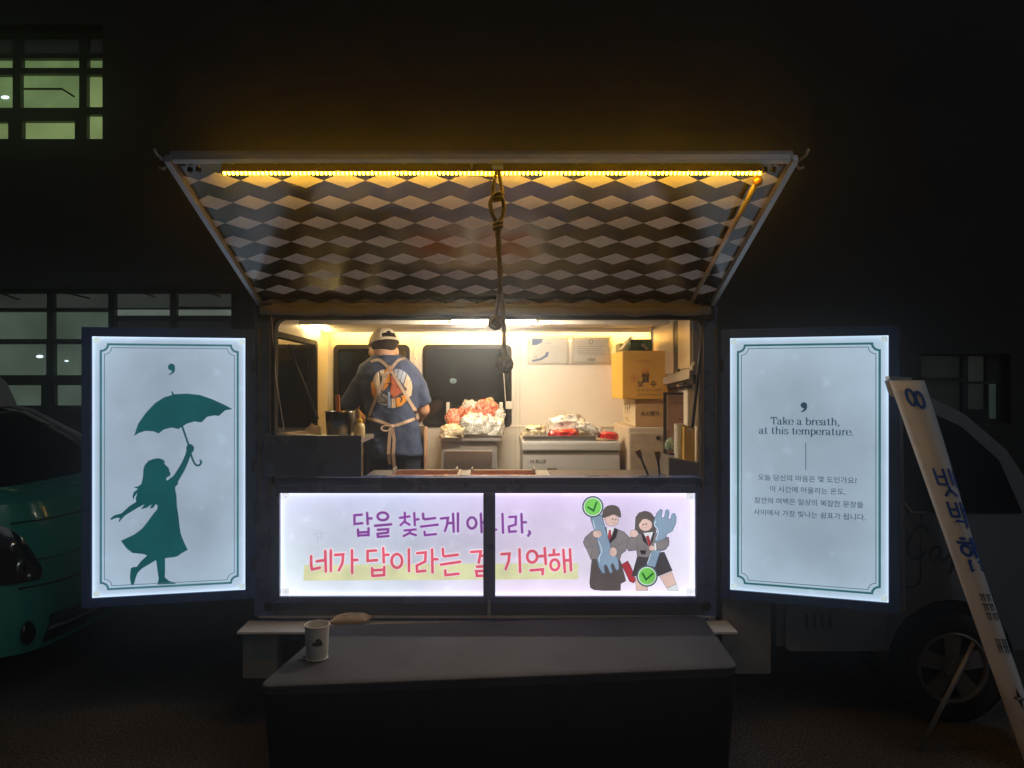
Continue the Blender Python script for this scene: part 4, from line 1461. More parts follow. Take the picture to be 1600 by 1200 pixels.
# top as concentric rings with a faint sag
last = (m_ - 1) * n
for j in range(1, 7):
    s = 0.99 * (1 - j / 7)
    vs += [(cen.x + (p[0] - cen.x) * s, cen.y + (p[1] - cen.y) * s, tz - 0.004 * (1 - s * s) + 0.0012 * noise.noise((p[0] * 5 * s, p[1] * 9 * s, 1))) for p in poly]
    b0 = last + n
    for k_ in range(n):
        fs.append((last + k_, last + (k_ + 1) % n, b0 + (k_ + 1) % n, b0 + k_))
    last = b0
fs.append(tuple(range(last, last + n)))
mb.add(vs, fs)
mb.build('stretch_cover', cloth_m, table, smooth=True)
# cover pulled down to the four feet: drape with inward curve
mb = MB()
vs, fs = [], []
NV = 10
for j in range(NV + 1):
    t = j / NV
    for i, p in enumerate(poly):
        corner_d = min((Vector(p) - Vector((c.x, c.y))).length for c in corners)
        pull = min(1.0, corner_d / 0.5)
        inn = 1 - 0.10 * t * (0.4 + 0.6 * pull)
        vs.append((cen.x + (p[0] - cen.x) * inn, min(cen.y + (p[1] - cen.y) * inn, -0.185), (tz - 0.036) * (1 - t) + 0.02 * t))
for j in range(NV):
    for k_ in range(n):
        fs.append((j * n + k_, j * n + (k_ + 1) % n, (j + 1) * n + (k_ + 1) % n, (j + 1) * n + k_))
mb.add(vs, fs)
mb.build('cover_skirt', mat('shaded_stretch_skirt', (0.003, 0.003, 0.0035), 0.9, bump=0.2, bump_scale=200), table, smooth=True)  # same cover as the top, shade below the table put in as near-black
for c in corners:
    q = cen + (Vector((c.x, c.y)) - cen) * 0.88
    q.y = min(q.y, -0.2)
    MB().tube([(q.x, q.y, 0.0), (q.x, q.y, tz - 0.04)], 0.012, 8).build('leg', black_metal, table)
# creases in the cloth near the cup
mb = MB()
for i in range(3):
    p = W(460 + i * 4, 1016 - i * 5, 0)
    d0 = 1.0
    x0 = -0.785 + i * 0.012
    y0 = -0.57 + i * 0.03
    mb.tube([(x0, y0, tz - .001), (x0 + .02, y0 - .012, tz + .002), (x0 + .05, y0 - .02, tz - .001)], [0.002, 0.004, 0.001], 6)
mb.build('crease', cloth_m, table, smooth=True)

cp = Vector((-0.711, -0.560, tz + 0.0005))
cup = thing('paper_cup', 'tall off-white paper cup with a cloud mark on the charcoal table', 'cup', cp)
paper = mat('off_white_paper', (0.52, 0.50, 0.44), 0.6, noise_amt=0.06, noise_scale=20)
MB().lathe([(0.040, 0.0), (0.041, 0.003), (0.0475, 0.130), (0.0460, 0.130), (0.040, 0.008), (0.001, 0.008)], cp, 40, closed=True).build('cup_wall', paper, cup, auto=True)
mb = MB()
ringpts = [(cp.x + 0.0478 * math.cos(2 * PI * i / 40), cp.y + 0.0478 * math.sin(2 * PI * i / 40), cp.z + 0.131) for i in range(41)]
mb.tube(ringpts, 0.0026, 8, cap=False)
mb.build('rolled_rim', paper, cup, smooth=True)
mb = MB()
ringpts = [(cp.x + 0.0412 * math.cos(2 * PI * i / 40), cp.y + 0.0412 * math.sin(2 * PI * i / 40), cp.z + 0.004) for i in range(41)]
mb.tube(ringpts, 0.0022, 8, cap=False)
mb.build('base_rim', paper, cup, smooth=True)


def cup_surf(u, v, h):
    r = 0.041 + 0.0065 * (v / 0.13) + h
    base = math.atan2(-DIST - cp.y, 0 - cp.x)
    a = base + u / 0.044
    return Vector((cp.x + r * math.cos(a), cp.y + r * math.sin(a), cp.z + v))


art = Art()
cl_pts = [(-0.020, 0.074), (-0.014, 0.077), (-0.008, 0.079), (-0.004, 0.088), (0.004, 0.091), (0.010, 0.090), (0.015, 0.083), (0.021, 0.076)]
for (xa_, za_), (xb_, zb_) in zip(cl_pts, cl_pts[1:]):
    for k_ in range(2):
        f0, f1 = k_ / 2, (k_ + 1) / 2
        art.poly([(xa_ + (xb_ - xa_) * f0, 0.060), (xa_ + (xb_ - xa_) * f1, 0.060), (xa_ + (xb_ - xa_) * f1, za_ + (zb_ - za_) * f1), (xa_ + (xb_ - xa_) * f0, za_ + (zb_ - za_) * f0)], (0.035, 0.033, 0.032))
art.stroke([(-0.020, 0.062), (-0.019, 0.074), (-0.008, 0.078), (-0.004, 0.090), (0.010, 0.091), (0.016, 0.082), (0.022, 0.074), (0.020, 0.062)], 0.002, (0.55, 0.53, 0.48), 3, closed=True)
art.build('cloud_mark', cup_surf, ink_m, cup, lift=0.0007)

pk = thing('paper_packet', 'crumpled brown paper packet lying on the white ledge', 'packet', (-0.68, -0.09, 0.495))
mb = MB()
NX, NYY = 16, 8
px0 = W(548, 975, -0.09)
for side in (1, -1):
    vs = []
    for j in range(NYY + 1):
        for i in range(NX + 1):
            u, v = i / NX * 2 - 1, j / NYY * 2 - 1
            hgt = 0.030 * (1 - abs(u) ** 3.0) * (1 - v * v) * side + 0.004 * noise.noise((u * 3, v * 3, side))
            if abs(u) > .99 or abs(v) > .99:
                hgt = 0.003 * noise.noise((u * 3, v * 3, 0))
            vs.append((px0.x + u * 0.088 + 0.01 * v, -0.09 + v * 0.045 + 0.012 * u, 0.526 + hgt))
    mb.add(vs, [(j * (NX + 1) + i, j * (NX + 1) + i + 1, (j + 1) * (NX + 1) + i + 1, (j + 1) * (NX + 1) + i) for j in range(NYY) for i in range(NX)])
mb.build('wrapper', mat('brown_wrapping_paper', (0.42, 0.30, 0.17), 0.55, noise_amt=0.25, noise_scale=30, bump=0.3, bump_scale=60), pk, smooth=True, weld=True)
art = Art()
for i in range(4):
    art.stroke([(-0.03 + i * .004, 0.012 - i * 0.008), (0.03 + i * .004, 0.012 - i * 0.008)], 0.0022, (0.08, 0.06, 0.05))
art.stroke([(-0.042, -0.022), (0.036, -0.022), (0.044, 0.02), (-0.034, 0.02)], 0.0016, (0.08, 0.06, 0.05), closed=True)
art.build('printed_mark', lambda u, v, h: Vector((px0.x + u, -0.09 + v * 0.9, 0.529 + 0.030 * (1 - abs(u / .088) ** 3) * (1 - (v / .05) ** 2) + h)), ink_m, pk, lift=0.001)

# ================================================================== ROPE
ry = -0.95
rope_m = mat('olive_hemp_rope', (0.085, 0.068, 0.036), 0.9, noise_amt=0.4, noise_scale=90, bump=0.5, bump_scale=300)
rope = thing('rope', 'thick olive rope with two round knots hanging from the awning edge', 'rope', W(778, 275, ry))


def strands(mb, path, rad, twist, ns=3):
    P = [Vector(p) for p in path]
    # resample
    out = []
    for i in range(len(P) - 1):
        p0 = P[max(i - 1, 0)]; p1 = P[i]; p2 = P[i + 1]; p3 = P[min(i + 2, len(P) - 1)]
        m_ = max(4, int((p2 - p1).length / 0.004))
        for s in range(m_):
            t = s / m_
            out.append(0.5 * ((2 * p1) + (p2 - p0) * t + (2 * p0 - 5 * p1 + 4 * p2 - p3) * t * t + (3 * p1 - p0 - 3 * p2 + p3) * t ** 3))
    out.append(P[-1])
    for k_ in range(ns):
        pts = []
        L = 0
        for i, p in enumerate(out):
            d = (out[min(i + 1, len(out) - 1)] - out[max(i - 1, 0)]).normalized()
            s = d.cross(Vector((0, 1, 0)))
            s = s.normalized() if s.length > 1e-4 else Vector((1, 0, 0))
            t = d.cross(s)
            if i:
                L += (p - out[i - 1]).length
            a = L * twist + 2 * PI * k_ / ns
            pts.append(p + (s * math.cos(a) + t * math.sin(a)) * rad * 0.48)
        mb.tube(pts, rad * 0.48, 6)


def wr(x, y, dy=0.0):
    return W(x, y, ry + dy)


mb = MB()
strands(mb, [wr(775, 268), wr(772, 285), wr(770, 300), wr(773, 312)], 0.0075, 260)
strands(mb, [wr(779, 268, .01), wr(782, 285, .01), wr(784, 300, .01), wr(778, 312)], 0.0075, 260)
strands(mb, [wr(772, 304, -.01), wr(766, 318, -.01), wr(770, 335, -.01), wr(776, 350), wr(777, 372)], 0.0085, 240)
strands(mb, [wr(782, 304), wr(787, 318), wr(786, 335), wr(780, 350), wr(778, 372)], 0.0085, 240)
strands(mb, [wr(778, 345, -.006), wr(780, 380), wr(780, 420), wr(781, 450), wr(776, 480), wr(775, 492)], 0.0085, 240)
strands(mb, [wr(782, 345, .004), wr(778, 380, .006), wr(782, 420, .006), wr(783, 455), wr(787, 500), wr(788, 560)], 0.0085, 240)
mb.build('twisted_cord', rope_m, rope, smooth=True)


def knot(cx, cy, r, seed, name='knot'):
    c = W(cx, cy, ry)
    mb = MB()
    mb.ball(c, r * 0.72, 12, 8)
    for ax in range(3):
        for o_ in (-0.42, 0.0, 0.42):
            rr = r * math.sqrt(1 - o_ * o_) * 0.86
            pts = []
            for i in range(25):
                a = 2 * PI * i / 24
                q = [rr * math.cos(a), rr * math.sin(a) * (1 + 0.05 * math.sin(seed + o_)), o_ * r * 1.05]
                if ax == 0: v = Vector((q[0], q[1], q[2]))
                elif ax == 1: v = Vector((q[2], q[0], q[1]))
                else: v = Vector((q[1], q[2], q[0]))
                v.rotate(Matrix.Rotation(0.35 + seed * .2, 3, 'Y'))
                pts.append(c + v)
            mb.tube(pts, r * 0.22, 6, cap=False)
    return mb.build(name, rope_m, rope, smooth=True)


knot(774, 504, 0.024, 1)
knot(788, 569, 0.029, 3)
for rr_, yy in ((0.016, 307), (0.013, 352)):
    c = W(778, yy, ry)
    mb = MB()
    for o_ in (-0.008, 0.006):
        mb.tube([(c.x + rr_ * math.cos(2 * PI * i / 20), c.y + rr_ * math.sin(2 * PI * i / 20), c.z + o_ + 0.004 * math.cos(2 * PI * i / 20)) for i in range(21)], 0.0065, 6, cap=False)
    mb.build('lashing', rope_m, rope, smooth=True)

# ================================================================== PERSON
py = 0.66


def q(x, y, dy=0.0):
    return W(x, y, py + dy)


def remeshed(name, mb, vox, m, parent, smooth_it=6, extra=None):
    me = bpy.data.meshes.new(name)
    me.from_pydata(mb.v, [], mb.f)
    bm = bmesh.new(); bm.from_mesh(me)
    bmesh.ops.recalc_face_normals(bm, faces=bm.faces)
    bm.to_mesh(me); bm.free()
    o = bpy.data.objects.new(name, me)
    col.objects.link(o)
    r = o.modifiers.new('r', 'REMESH'); r.mode = 'VOXEL'; r.voxel_size = vox
    s = o.modifiers.new('s', 'SMOOTH'); s.factor = 0.5; s.iterations = smooth_it
    if extra:
        extra(o)
    dg = bpy.context.evaluated_depsgraph_get()
    dg.update()
    me2 = bpy.data.meshes.new_from_object(o.evaluated_get(dg))
    bpy.data.objects.remove(o)
    me2.materials.clear()
    me2.name = name
    return link(name, me2, m, parent, smooth=True)


def capsule(mb, a, b_, r0, r1, n=12):
    a, b_ = Vector(a), Vector(b_)
    mb.ball(a, r0, n, 8)
    mb.ball(b_, r1, n, 8)
    mb.tube([a, (a + b_) / 2, b_], [r0, (r0 + r1) / 2, r1], n)


person = thing('person', 'person in cap, blue printed T-shirt and apron, seen from behind inside the truck', 'person', (q(610, 0).x, py, FLOOR))
skin_m = mat('skin', (0.50, 0.27, 0.16), 0.5, noise_amt=0.08, noise_scale=15)
mb = MB()
hc = q(600, 545, 0.05)
tilt = Matrix.Rotation(R(-14), 3, 'X')
mb.ball(hc, (0.070, 0.088, 0.100), 20, 14, tilt)                     # skull
mb.ball(hc + Vector((-0.006, 0.045, -0.055)), (0.052, 0.052, 0.060), 14, 10)   # jaw
mb.ball(hc + Vector((-0.012, 0.098, -0.030)), (0.012, 0.022, 0.018), 8, 6)     # nose
for s in (-1, 1):
    mb.ball(hc + Vector((s * 0.073, 0.004, -0.022)), (0.012, 0.020, 0.030), 10, 8)   # ears
capsule(mb, hc + Vector((0.004, -0.018, -0.06)), q(606, 572, 0.01), 0.054, 0.062)    # neck
# torso under the shirt
for (x0, y0, r0, x1, y1, r1) in ((606, 590, 0.07, 612, 640, 0.085), (612, 640, 0.085, 615, 690, 0.09)):
    capsule(mb, q(x0, y0), q(x1, y1), r0, r1)
sh = {-1: q(570, 596), 1: q(648, 596)}
el = {-1: q(548, 640, 0.06), 1: q(661, 640, 0.06)}
wrst = {-1: q(576, 668, 0.24), 1: q(642, 668, 0.25)}
for s in (-1, 1):
    capsule(mb, q(606 + s * 20, 588), sh[s], 0.045, 0.036)
    capsule(mb, sh[s], el[s], 0.038, 0.040)
    capsule(mb, el[s], wrst[s], 0.040, 0.028)
    d = (wrst[s] - el[s]).normalized()
    pc = wrst[s] + d * 0.05
    mb.ball(pc, (0.036, 0.045, 0.018), 10, 8)
    side = Vector((1, 0, 0))
    for i, (off, ln) in enumerate(((-0.027, 0.058), (-0.009, 0.068), (0.009, 0.064), (0.027, 0.050))):
        b0 = pc + d * 0.03 + side * off
        b1 = b0 + d * ln * 0.55 + Vector((0, 0, -0.008))
        b2 = b1 + d * ln * 0.25 + Vector((0, 0, -0.026))
        mb.tube([b0, b1, b2], [0.0095, 0.009, 0.0075], 8)
        mb.ball(b2, 0.0075, 8, 6)
    t0 = wrst[s] + d * 0.025 - side * s * 0.03
    mb.tube([t0, t0 - side * s * 0.022 + d * 0.025, t0 - side * s * 0.020 + d * 0.055], [0.012, 0.0105, 0.008], 8)
for s in (-1, 1):
    hip = q(615 + s * 22, 705)
    knee = Vector((hip.x, py + 0.03, 0.78))
    ank = Vector((hip.x + s * .01, py, FLOOR + 0.06))
    capsule(mb, hip, knee, 0.070, 0.055)
    capsule(mb, knee, ank, 0.056, 0.040)
    mb.ball(ank + Vector((0, 0.06, -0.03)), (0.042, 0.11, 0.035), 12, 8)
remeshed('body', mb, 0.0075, skin_m, person, 4)

# shirt
shirt_m = mat('faded_blue_cotton', (0.036, 0.054, 0.112), 0.85, noise_amt=0.22, noise_scale=9, bump=0.25, bump_scale=26)
mb = MB()
rings = [(712, 617, 49, .130), (700, 616, 47, .130), (680, 614, 43, .124), (650, 612, 40, .120), (625, 611, 43, .124), (600, 609, 49, .126), (585, 608, 52, .118), (573, 606, 47, .102), (565, 605, 37, .086), (558, 604, 25, .068), (554, 604, 19, .062)]
vs, fs = [], []
n = 28
kq = (py + DIST) / F
for (y, cx, hw, hd) in rings:
    c = q(cx, y)
    for i in range(n):
        a = 2 * PI * i / n
        ca, sa = math.cos(a), math.sin(a)
        e = 0.8
        vs.append((c.x + hw * kq * math.copysign(abs(ca) ** e, ca), py + 0.012 + hd * math.copysign(abs(sa) ** e, sa), c.z))
for j in range(len(rings) - 1):
    for i in range(n):
        fs.append((j * n + i, j * n + (i + 1) % n, (j + 1) * n + (i + 1) % n, (j + 1) * n + i))
fs.append(tuple(range(n)))
fs.append(tuple(range((len(rings) - 1) * n, len(rings) * n)))
mb.add(vs, fs)
for s, (sx, sy, ex, ey) in ((-1, (573, 590, 549, 627)), (1, (644, 589, 657, 621))):
    a, b_ = q(sx, sy), q(ex, ey, 0.045)
    capsule(mb, a, b_, 0.060, 0.055)
    d = (b_ - a).normalized()
    mb.tube([b_ - d * 0.03, b_ + d * 0.045], [0.055, 0.061], 16)


def fold(o):
    tx = bpy.data.textures.new('folds', 'CLOUDS'); tx.noise_scale = 0.11
    dmod = o.modifiers.new('d', 'DISPLACE'); dmod.texture = tx; dmod.strength = 0.026; dmod.mid_level = 0.5; dmod.texture_coords = 'LOCAL'
    t2 = bpy.data.textures.new('small_folds', 'CLOUDS'); t2.noise_scale = 0.045
    d2 = o.modifiers.new('d2', 'DISPLACE'); d2.texture = t2; d2.strength = 0.010; d2.mid_level = 0.5; d2.texture_coords = 'LOCAL'


shirt = remeshed('t_shirt', mb, 0.009, shirt_m, person, 5, fold)
# trousers
mb = MB()
for s in (-1, 1):
    hip = q(615 + s * 22, 702)
    knee = Vector((hip.x, py + 0.03, 0.78))
    ank = Vector((hip.x + s * .01, py, FLOOR + 0.08))
    capsule(mb, hip, knee, 0.086, 0.075)
    mb.tube([knee, ank], [0.074, 0.062], 14)
capsule(mb, q(602, 700), q(628, 700), 0.088, 0.088)
remeshed('trousers', mb, 0.011, mat('dark_trousers', (0.022, 0.026, 0.045), 0.85, noise_amt=0.2), person, 4)
# hair, cap
hair_m = mat('short_dark_hair', (0.022, 0.014, 0.009), 0.9, spec=0.15, bump=0.6, bump_scale=260)
mb = MB()
mb.ball(hc + Vector((0.002, -0.012, 0.024)), (0.0735, 0.086, 0.070), 22, 14, tilt)
mb.ball(hc + Vector((0.002, -0.030, 0.004)), (0.068, 0.064, 0.028), 16, 10)
mb.ball(hc + Vector((0.003, -0.048, -0.018)), (0.046, 0.030, 0.030), 14, 8)
remeshed('hair', mb, 0.007, hair_m, person, 3)
cap_m = mat('cream_cotton_cap', (0.62, 0.52, 0.36), 0.8, noise_amt=0.08, noise_scale=20, bump=0.15, bump_scale=120)
mb = MB()
capc = hc + Vector((0.0, 0.0, 0.026))
vs, fs = [], []
NR, NSG = 10, 36
cap_rot = Matrix.Rotation(R(28), 3, 'Z') @ tilt
for i in range(NR + 1):
    th = (PI / 2) * i / NR
    for k_ in range(NSG):
        a = 2 * PI * k_ / NSG
        p = Vector((0.0815 * math.sin(th) * math.cos(a), 0.100 * math.sin(th) * math.sin(a), 0.088 * math.cos(th)))
        vs.append(capc + cap_rot @ p)
hole = []
for i in range(NR):
    for k_ in range(NSG):
        a = 2 * PI * (k_ + .5) / NSG
        back_ang = abs((a - 1.5 * PI + PI) % (2 * PI) - PI)
        th = (i + .5) / NR
        if back_ang < 0.60 and 0.62 + 0.5 * (back_ang / 0.6) ** 2 * 0.45 < th < 0.88:
            continue
        a0, b0 = i * NSG + k_, i * NSG + (k_ + 1) % NSG
        fs.append((a0, a0 + NSG, b0 + NSG, b0))
mb.add(vs, fs)
co = mb.build('cap', cap_m, person, smooth=True)
sm = co.modifiers.new('thick', 'SOLIDIFY'); sm.thickness = 0.005; sm.offset = 1
# band and bill
mb = MB()
pts = [capc + cap_rot @ Vector((0.083 * math.cos(2 * PI * i / 36), 0.102 * math.sin(2 * PI * i / 36), 0.004)) for i in range(37)]
mb.tube(pts, 0.0055, 6, cap=False)
mb.build('cap_band', cap_m, person, smooth=True)
mb = MB()
vs, fs = [], []
for j in range(5):
    for i in range(13):
        a = R(35 + 110 * i / 12)
        rr = 1 + 0.16 * j * math.sin(PI * (i + 0.6) / 13.2) ** 0.6
        p = Vector((0.083 * math.cos(a) * (1 + 0.02 * j), 0.102 * math.sin(a) * rr, 0.004 - 0.010 * j * 0.6 - 0.022 * (abs(i - 6) / 6) ** 2 * j / 4))
        vs.append(capc + cap_rot @ p)
for j in range(4):
    for i in range(12):
        fs.append((j * 13 + i, j * 13 + i + 1, (j + 1) * 13 + i + 1, (j + 1) * 13 + i))
mb.add(vs, fs)
cb = mb.build('cap_bill', cap_m, person, smooth=True)
sm = cb.modifiers.new('thick', 'SOLIDIFY'); sm.thickness = 0.005
# print and apron straps follow the shirt
bvh = BVHTree.FromPolygons([v.co.copy() for v in shirt.data.vertices], [tuple(p.vertices) for p in shirt.data.polygons])


def on_back(x, z, h):
    hit = bvh.ray_cast(Vector((x, -1.0, z)), Vector((0, 1, 0)))
    if hit[0] is None:
        return Vector((x, py - 0.05 - h, z))
    return hit[0] - Vector((0, h, 0))


TQ = lambda x, y: (lambda p: (p.x, p.z))(W(530 + x / 5, 500 + y / 5, py - 0.1))
art = Art(TQ)


def fine_poly(pts, c):
    """subdivide so that the print follows the cloth"""
    cx = sum(p[0] for p in pts) / len(pts); cy = sum(p[1] for p in pts) / len(pts)
    P = []
    for i, p in enumerate(pts):
        n_ = pts[(i + 1) % len(pts)]
        for t in (0, 1 / 3, 2 / 3):
            P.append((p[0] + (n_[0] - p[0]) * t, p[1] + (n_[1] - p[1]) * t))
    v2, fs = [], []
    m_ = len(P)
    for j in range(4):
        s = 1 - j / 4
        v2 += [TQ(cx + (p[0] - cx) * s, cy + (p[1] - cy) * s) for p in P]
    v2.append(TQ(cx, cy))
    for j in range(3):
        for i in range(m_):
            fs.append((j * m_ + i, j * m_ + (i + 1) % m_, (j + 1) * m_ + (i + 1) % m_, (j + 1) * m_ + i))
    for i in range(m_):
        fs.append((3 * m_ + i, 3 * m_ + (i + 1) % m_, 4 * m_))
    art.items.append((v2, fs, c))


OR, BE, WHb, DKb, RD, GYb = srgb(214, 140, 40), srgb(205, 180, 150), srgb(168, 176, 190), srgb(60, 56, 60), srgb(176, 90, 60), srgb(150, 150, 150)
fine_poly([(250, 490), (280, 470), (300, 590), (270, 610), (250, 560)], OR)
fine_poly([(262, 470), (285, 425), (310, 400), (330, 560), (300, 575)], BE)
fine_poly([(315, 398), (350, 384), (362, 470), (340, 560)], BE)
fine_poly([(355, 384), (400, 380), (395, 500), (345, 560), (360, 480)], OR)
fine_poly([(404, 440), (425, 425), (500, 560), (430, 610), (405, 580)], RD)
fine_poly([(430, 385), (462, 382), (455, 440), (440, 430)], WHb)
fine_poly([(468, 384), (495, 395), (480, 470), (458, 452)], WHb)
fine_poly([(500, 398), (525, 415), (500, 500), (482, 478)], WHb)
fine_poly([(530, 420), (555, 460), (530, 540), (505, 510)], BE)
fine_poly([(558, 465), (570, 520), (560, 590), (530, 610), (520, 560)], BE)
fine_poly([(300, 600), (330, 560), (380, 590), (375, 670), (330, 660), (300, 640)], GYb)
fine_poly([(386, 560), (400, 560), (408, 688), (380, 688)], srgb(150, 170, 205))
fine_poly([(412, 610), (440, 615), (445, 685), (412, 688)], BE)
fine_poly([(445, 610), (520, 580), (525, 630), (490, 670), (452, 680)], OR)
for pts in ([(370, 575), (345, 570), (335, 595), (365, 615), (365, 645), (330, 645)], [(470, 600), (490, 610), (480, 640)], [(380, 495), (410, 500)], [(330, 440), (335, 520)]):
    art.stroke(pts, 0.008, DKb, 3)
sk = (0.50, 0.36, 0.26)
for k_, pts in enumerate(([(245, 318), (300, 310), (350, 340), (395, 385), (430, 430), (490, 530), (545, 630), (600, 740), (608, 770)],
                          [(492, 290), (450, 320), (410, 375), (385, 400), (330, 520), (285, 620), (235, 740)],
                          [(225, 770), (300, 785), (370, 810), (412, 828)], [(412, 828), (470, 815), (540, 790), (600, 768)])):
    sp = spline(pts, 8)
    art.stroke(sp, 0.0165, sk)
art.ell(395, 380, 26, 26, srgb(196, 130, 80))
art.build('back_print', lambda u, v, h: on_back(u, v, h), ink_m, person, lift=0.003, step=0.00015)
strap_m = mat('tan_apron_strap', (0.50, 0.36, 0.26), 0.8, noise_amt=0.15, noise_scale=30)
mb = MB()
kx, kz = TQ(412, 828)
kp = on_back(kx, kz, 0.012)
mb.ball(kp, (0.012, 0.010, 0.010), 10, 8)
for pts in ([(408, 835), (398, 930), (392, 1040), (398, 1125)], [(418, 835), (435, 930), (428, 1040), (436, 1165)]):
    c3 = []
    for (x, y) in pts:
        a, b_ = TQ(x, y)
        c3.append(Vector((a, min(on_back(a, b_, 0.012).y, kp.y + 0.01), b_)))
    for i in range(len(c3) - 1):
        mb.bar(c3[i], c3[i + 1], 0.017, 0.003, (0, 1, 0))
loop = []
for i in range(17):
    a = 2 * PI * i / 16
    x_, z_ = TQ(372 + 36 * math.cos(a), 850 + 20 * math.sin(a) - 6)
    loop.append(Vector((x_, kp.y - 0.004 - 0.006 * math.sin(a), z_)))
mb.tube(loop, 0.005, 6, cap=False)
mb.build('apron_bow', strap_m, person)
# apron skirt peeking past the hip
mb = MB()
vs = []
for i in range(11):
    a = R(-20 + 220 * i / 10)
    for z in (1.36, 1.0, 0.86):
        vs.append((q(617, 0).x + 0.182 * math.cos(a), py + 0.01 + 0.145 * math.sin(a), z))
fs = [(i * 3 + j, (i + 1) * 3 + j, (i + 1) * 3 + j + 1, i * 3 + j + 1) for i in range(10) for j in range(2)]
mb.add(vs, fs)
ap = mb.build('apron', mat('brown_apron', (0.22, 0.13, 0.08), 0.85), person, smooth=True)
sm = ap.modifiers.new('thick', 'SOLIDIFY'); sm.thickness = 0.004

# ================================================================== INSIDE THE TRUCK
def blob(mb, c, r, seed, amp=0.25, sub=3, freq=2.2, flat=True, boxy=0.0):
    bm = bmesh.new()
    bmesh.ops.create_icosphere(bm, subdivisions=sub, radius=1)
    base = len(mb.v)
    vs = []
    for v in bm.verts:
        p = v.co.copy()
        nn = noise.noise(p * freq + Vector((seed, seed * 2.1, 0))) * amp + abs(noise.noise(p * freq * 3.1 + Vector((seed, 0, 3)))) * amp * 0.55
        if boxy:
            p = Vector([math.copysign(abs(c_) ** boxy, c_) for c_ in p])
            q_ = Vector((seed * 3.3, seed, 7.7))
            nn += (0.5 - abs(noise.noise(p * 2.6 + q_)) * 2) * amp * 0.9 + (0.5 - abs(noise.noise(p * 6.5 + q_)) * 2) * amp * 0.45
            p.x += noise.noise(p * 1.4 + q_) * 0.25
            p.z += noise.noise(p * 1.9 + q_ * 2) * 0.22
        p = p * (1 + nn)
        if flat and p.z < -0.45:
            p.z = -0.45 - 0.1 * (abs(p.z) - 0.45)
        vs.append((c[0] + p.x * r[0], c[1] + p.y * r[1], c[2] + p.z * r[2]))
    fs = [tuple(v.index for v in f.verts) for f in bm.faces]
    bm.free()
    mb.add(vs, fs)


def bag_mat(name, cols, scale=26, rough=0.18):
    """thin film over lumpy contents"""
    if name in MATS:
        return MATS[name]
    m = mat(name, cols[0], rough, coat=1.0)
    nt = m.node_tree
    b = nt.nodes['Principled BSDF']
    tc = nt.nodes.new('ShaderNodeTexCoord')
    n = nt.nodes.new('ShaderNodeTexNoise'); n.inputs['Scale'].default_value = scale; n.inputs['Detail'].default_value = 5; n.inputs['Distortion'].default_value = 1.2
    nt.links.new(tc.outputs['Object'], n.inputs['Vector'])
    rp = nt.nodes.new('ShaderNodeValToRGB')
    el = rp.color_ramp.elements
    el[0].position = 0.30; el[0].color = (*cols[0], 1)
    el[1].position = 0.62; el[1].color = (*cols[-1], 1)
    for i, c in enumerate(cols[1:-1]):
        e = el.new(0.30 + 0.32 * (i + 1) / (len(cols) - 1)); e.color = (*c, 1)
    nt.links.new(n.outputs[0], rp.inputs[0])
    nt.links.new(rp.outputs[0], b.inputs['Base Color'])
    vo = nt.nodes.new('ShaderNodeTexVoronoi'); vo.inputs['Scale'].default_value = scale * 1.6; vo.feature = 'DISTANCE_TO_EDGE'
    nt.links.new(tc.outputs['Object'], vo.inputs['Vector'])
    bp = nt.nodes.new('ShaderNodeBump'); bp.inputs['Strength'].default_value = 0.6; bp.inputs['Distance'].default_value = 0.006
    nt.links.new(vo.outputs['Distance'], bp.inputs['Height']); nt.links.new(bp.outputs[0], b.inputs['Normal'])
    return m


red_bag = bag_mat('bag_of_red_sauce_strips', [(0.30, 0.02, 0.008), (0.50, 0.08, 0.025), (0.72, 0.42, 0.28)], 60)
clear_bag = bag_mat('clear_bag_of_pale_food', [(0.14, 0.13, 0.10), (0.42, 0.40, 0.33), (0.82, 0.80, 0.74)], 60)
cream_bag = bag_mat('bag_of_cream_noodles', [(0.26, 0.18, 0.07), (0.55, 0.43, 0.24), (0.78, 0.70, 0.52)], 60)
white_bag = bag_mat('printed_white_bag', [(0.10, 0.09, 0.08), (0.62, 0.58, 0.50), (0.74, 0.70, 0.62)], 22)
redfoil = bag_mat('glossy_red_bag', [(0.40, 0.012, 0.012), (0.55, 0.02, 0.02), (0.70, 0.05, 0.04)], 14)


def food_bag(label, c, r, seed, m, amp=0.22, rz=0.0, sub=4):
    mb = MB()
    blob(mb, (0, 0, 0), r, seed, amp, sub, boxy=0.62)
    rot = Matrix.Rotation(rz, 3, 'Y')
    mb.v = [tuple(rot @ Vector(v) + Vector(c)) for v in mb.v]
    o = mb.build('food_bag', m, None, smooth=True)
    return tag(o, label, 'food bag', 'bags of food inside the truck')


# steel cabinet with tray
cy0 = 0.80
kc = (cy0 + DIST) / F
x0, x1 = XZ(689, 0, cy0)[0], XZ(777, 0, cy0)[0]
zt_ = XZ(0, 692, cy0)[1]
cab2 = thing('steel_cabinet', 'stainless under-counter cabinet below the rear window', 'cabinet', ((x0 + x1) / 2, 0.95, FLOOR))
MB().box(x0, x1, cy0, BY - 0.02, FLOOR, zt_).build('carcass', steel, cab2, bevel=0.006)
copper_steel = mat('reflective_door', (0.52, 0.42, 0.36), 0.3, 0.9, noise_amt=0.15, noise_scale=5)
MB().box(x0 + .022, x1 - .03, cy0 - 0.012, cy0 - 0.0005, FLOOR + .1, zt_ - .045).build('door', copper_steel, cab2, bevel=0.003)
MB().box(x0 - .004, x1 + .006, cy0 - 0.015, BY - 0.02, zt_ + .0005, zt_ + .014).build('worktop', steel, cab2, bevel=0.003)
tr = thing('food_tray', 'metal tray full of food bags on the steel cabinet', 'tray', ((x0 + x1) / 2, 0.92, zt_ + 0.015))


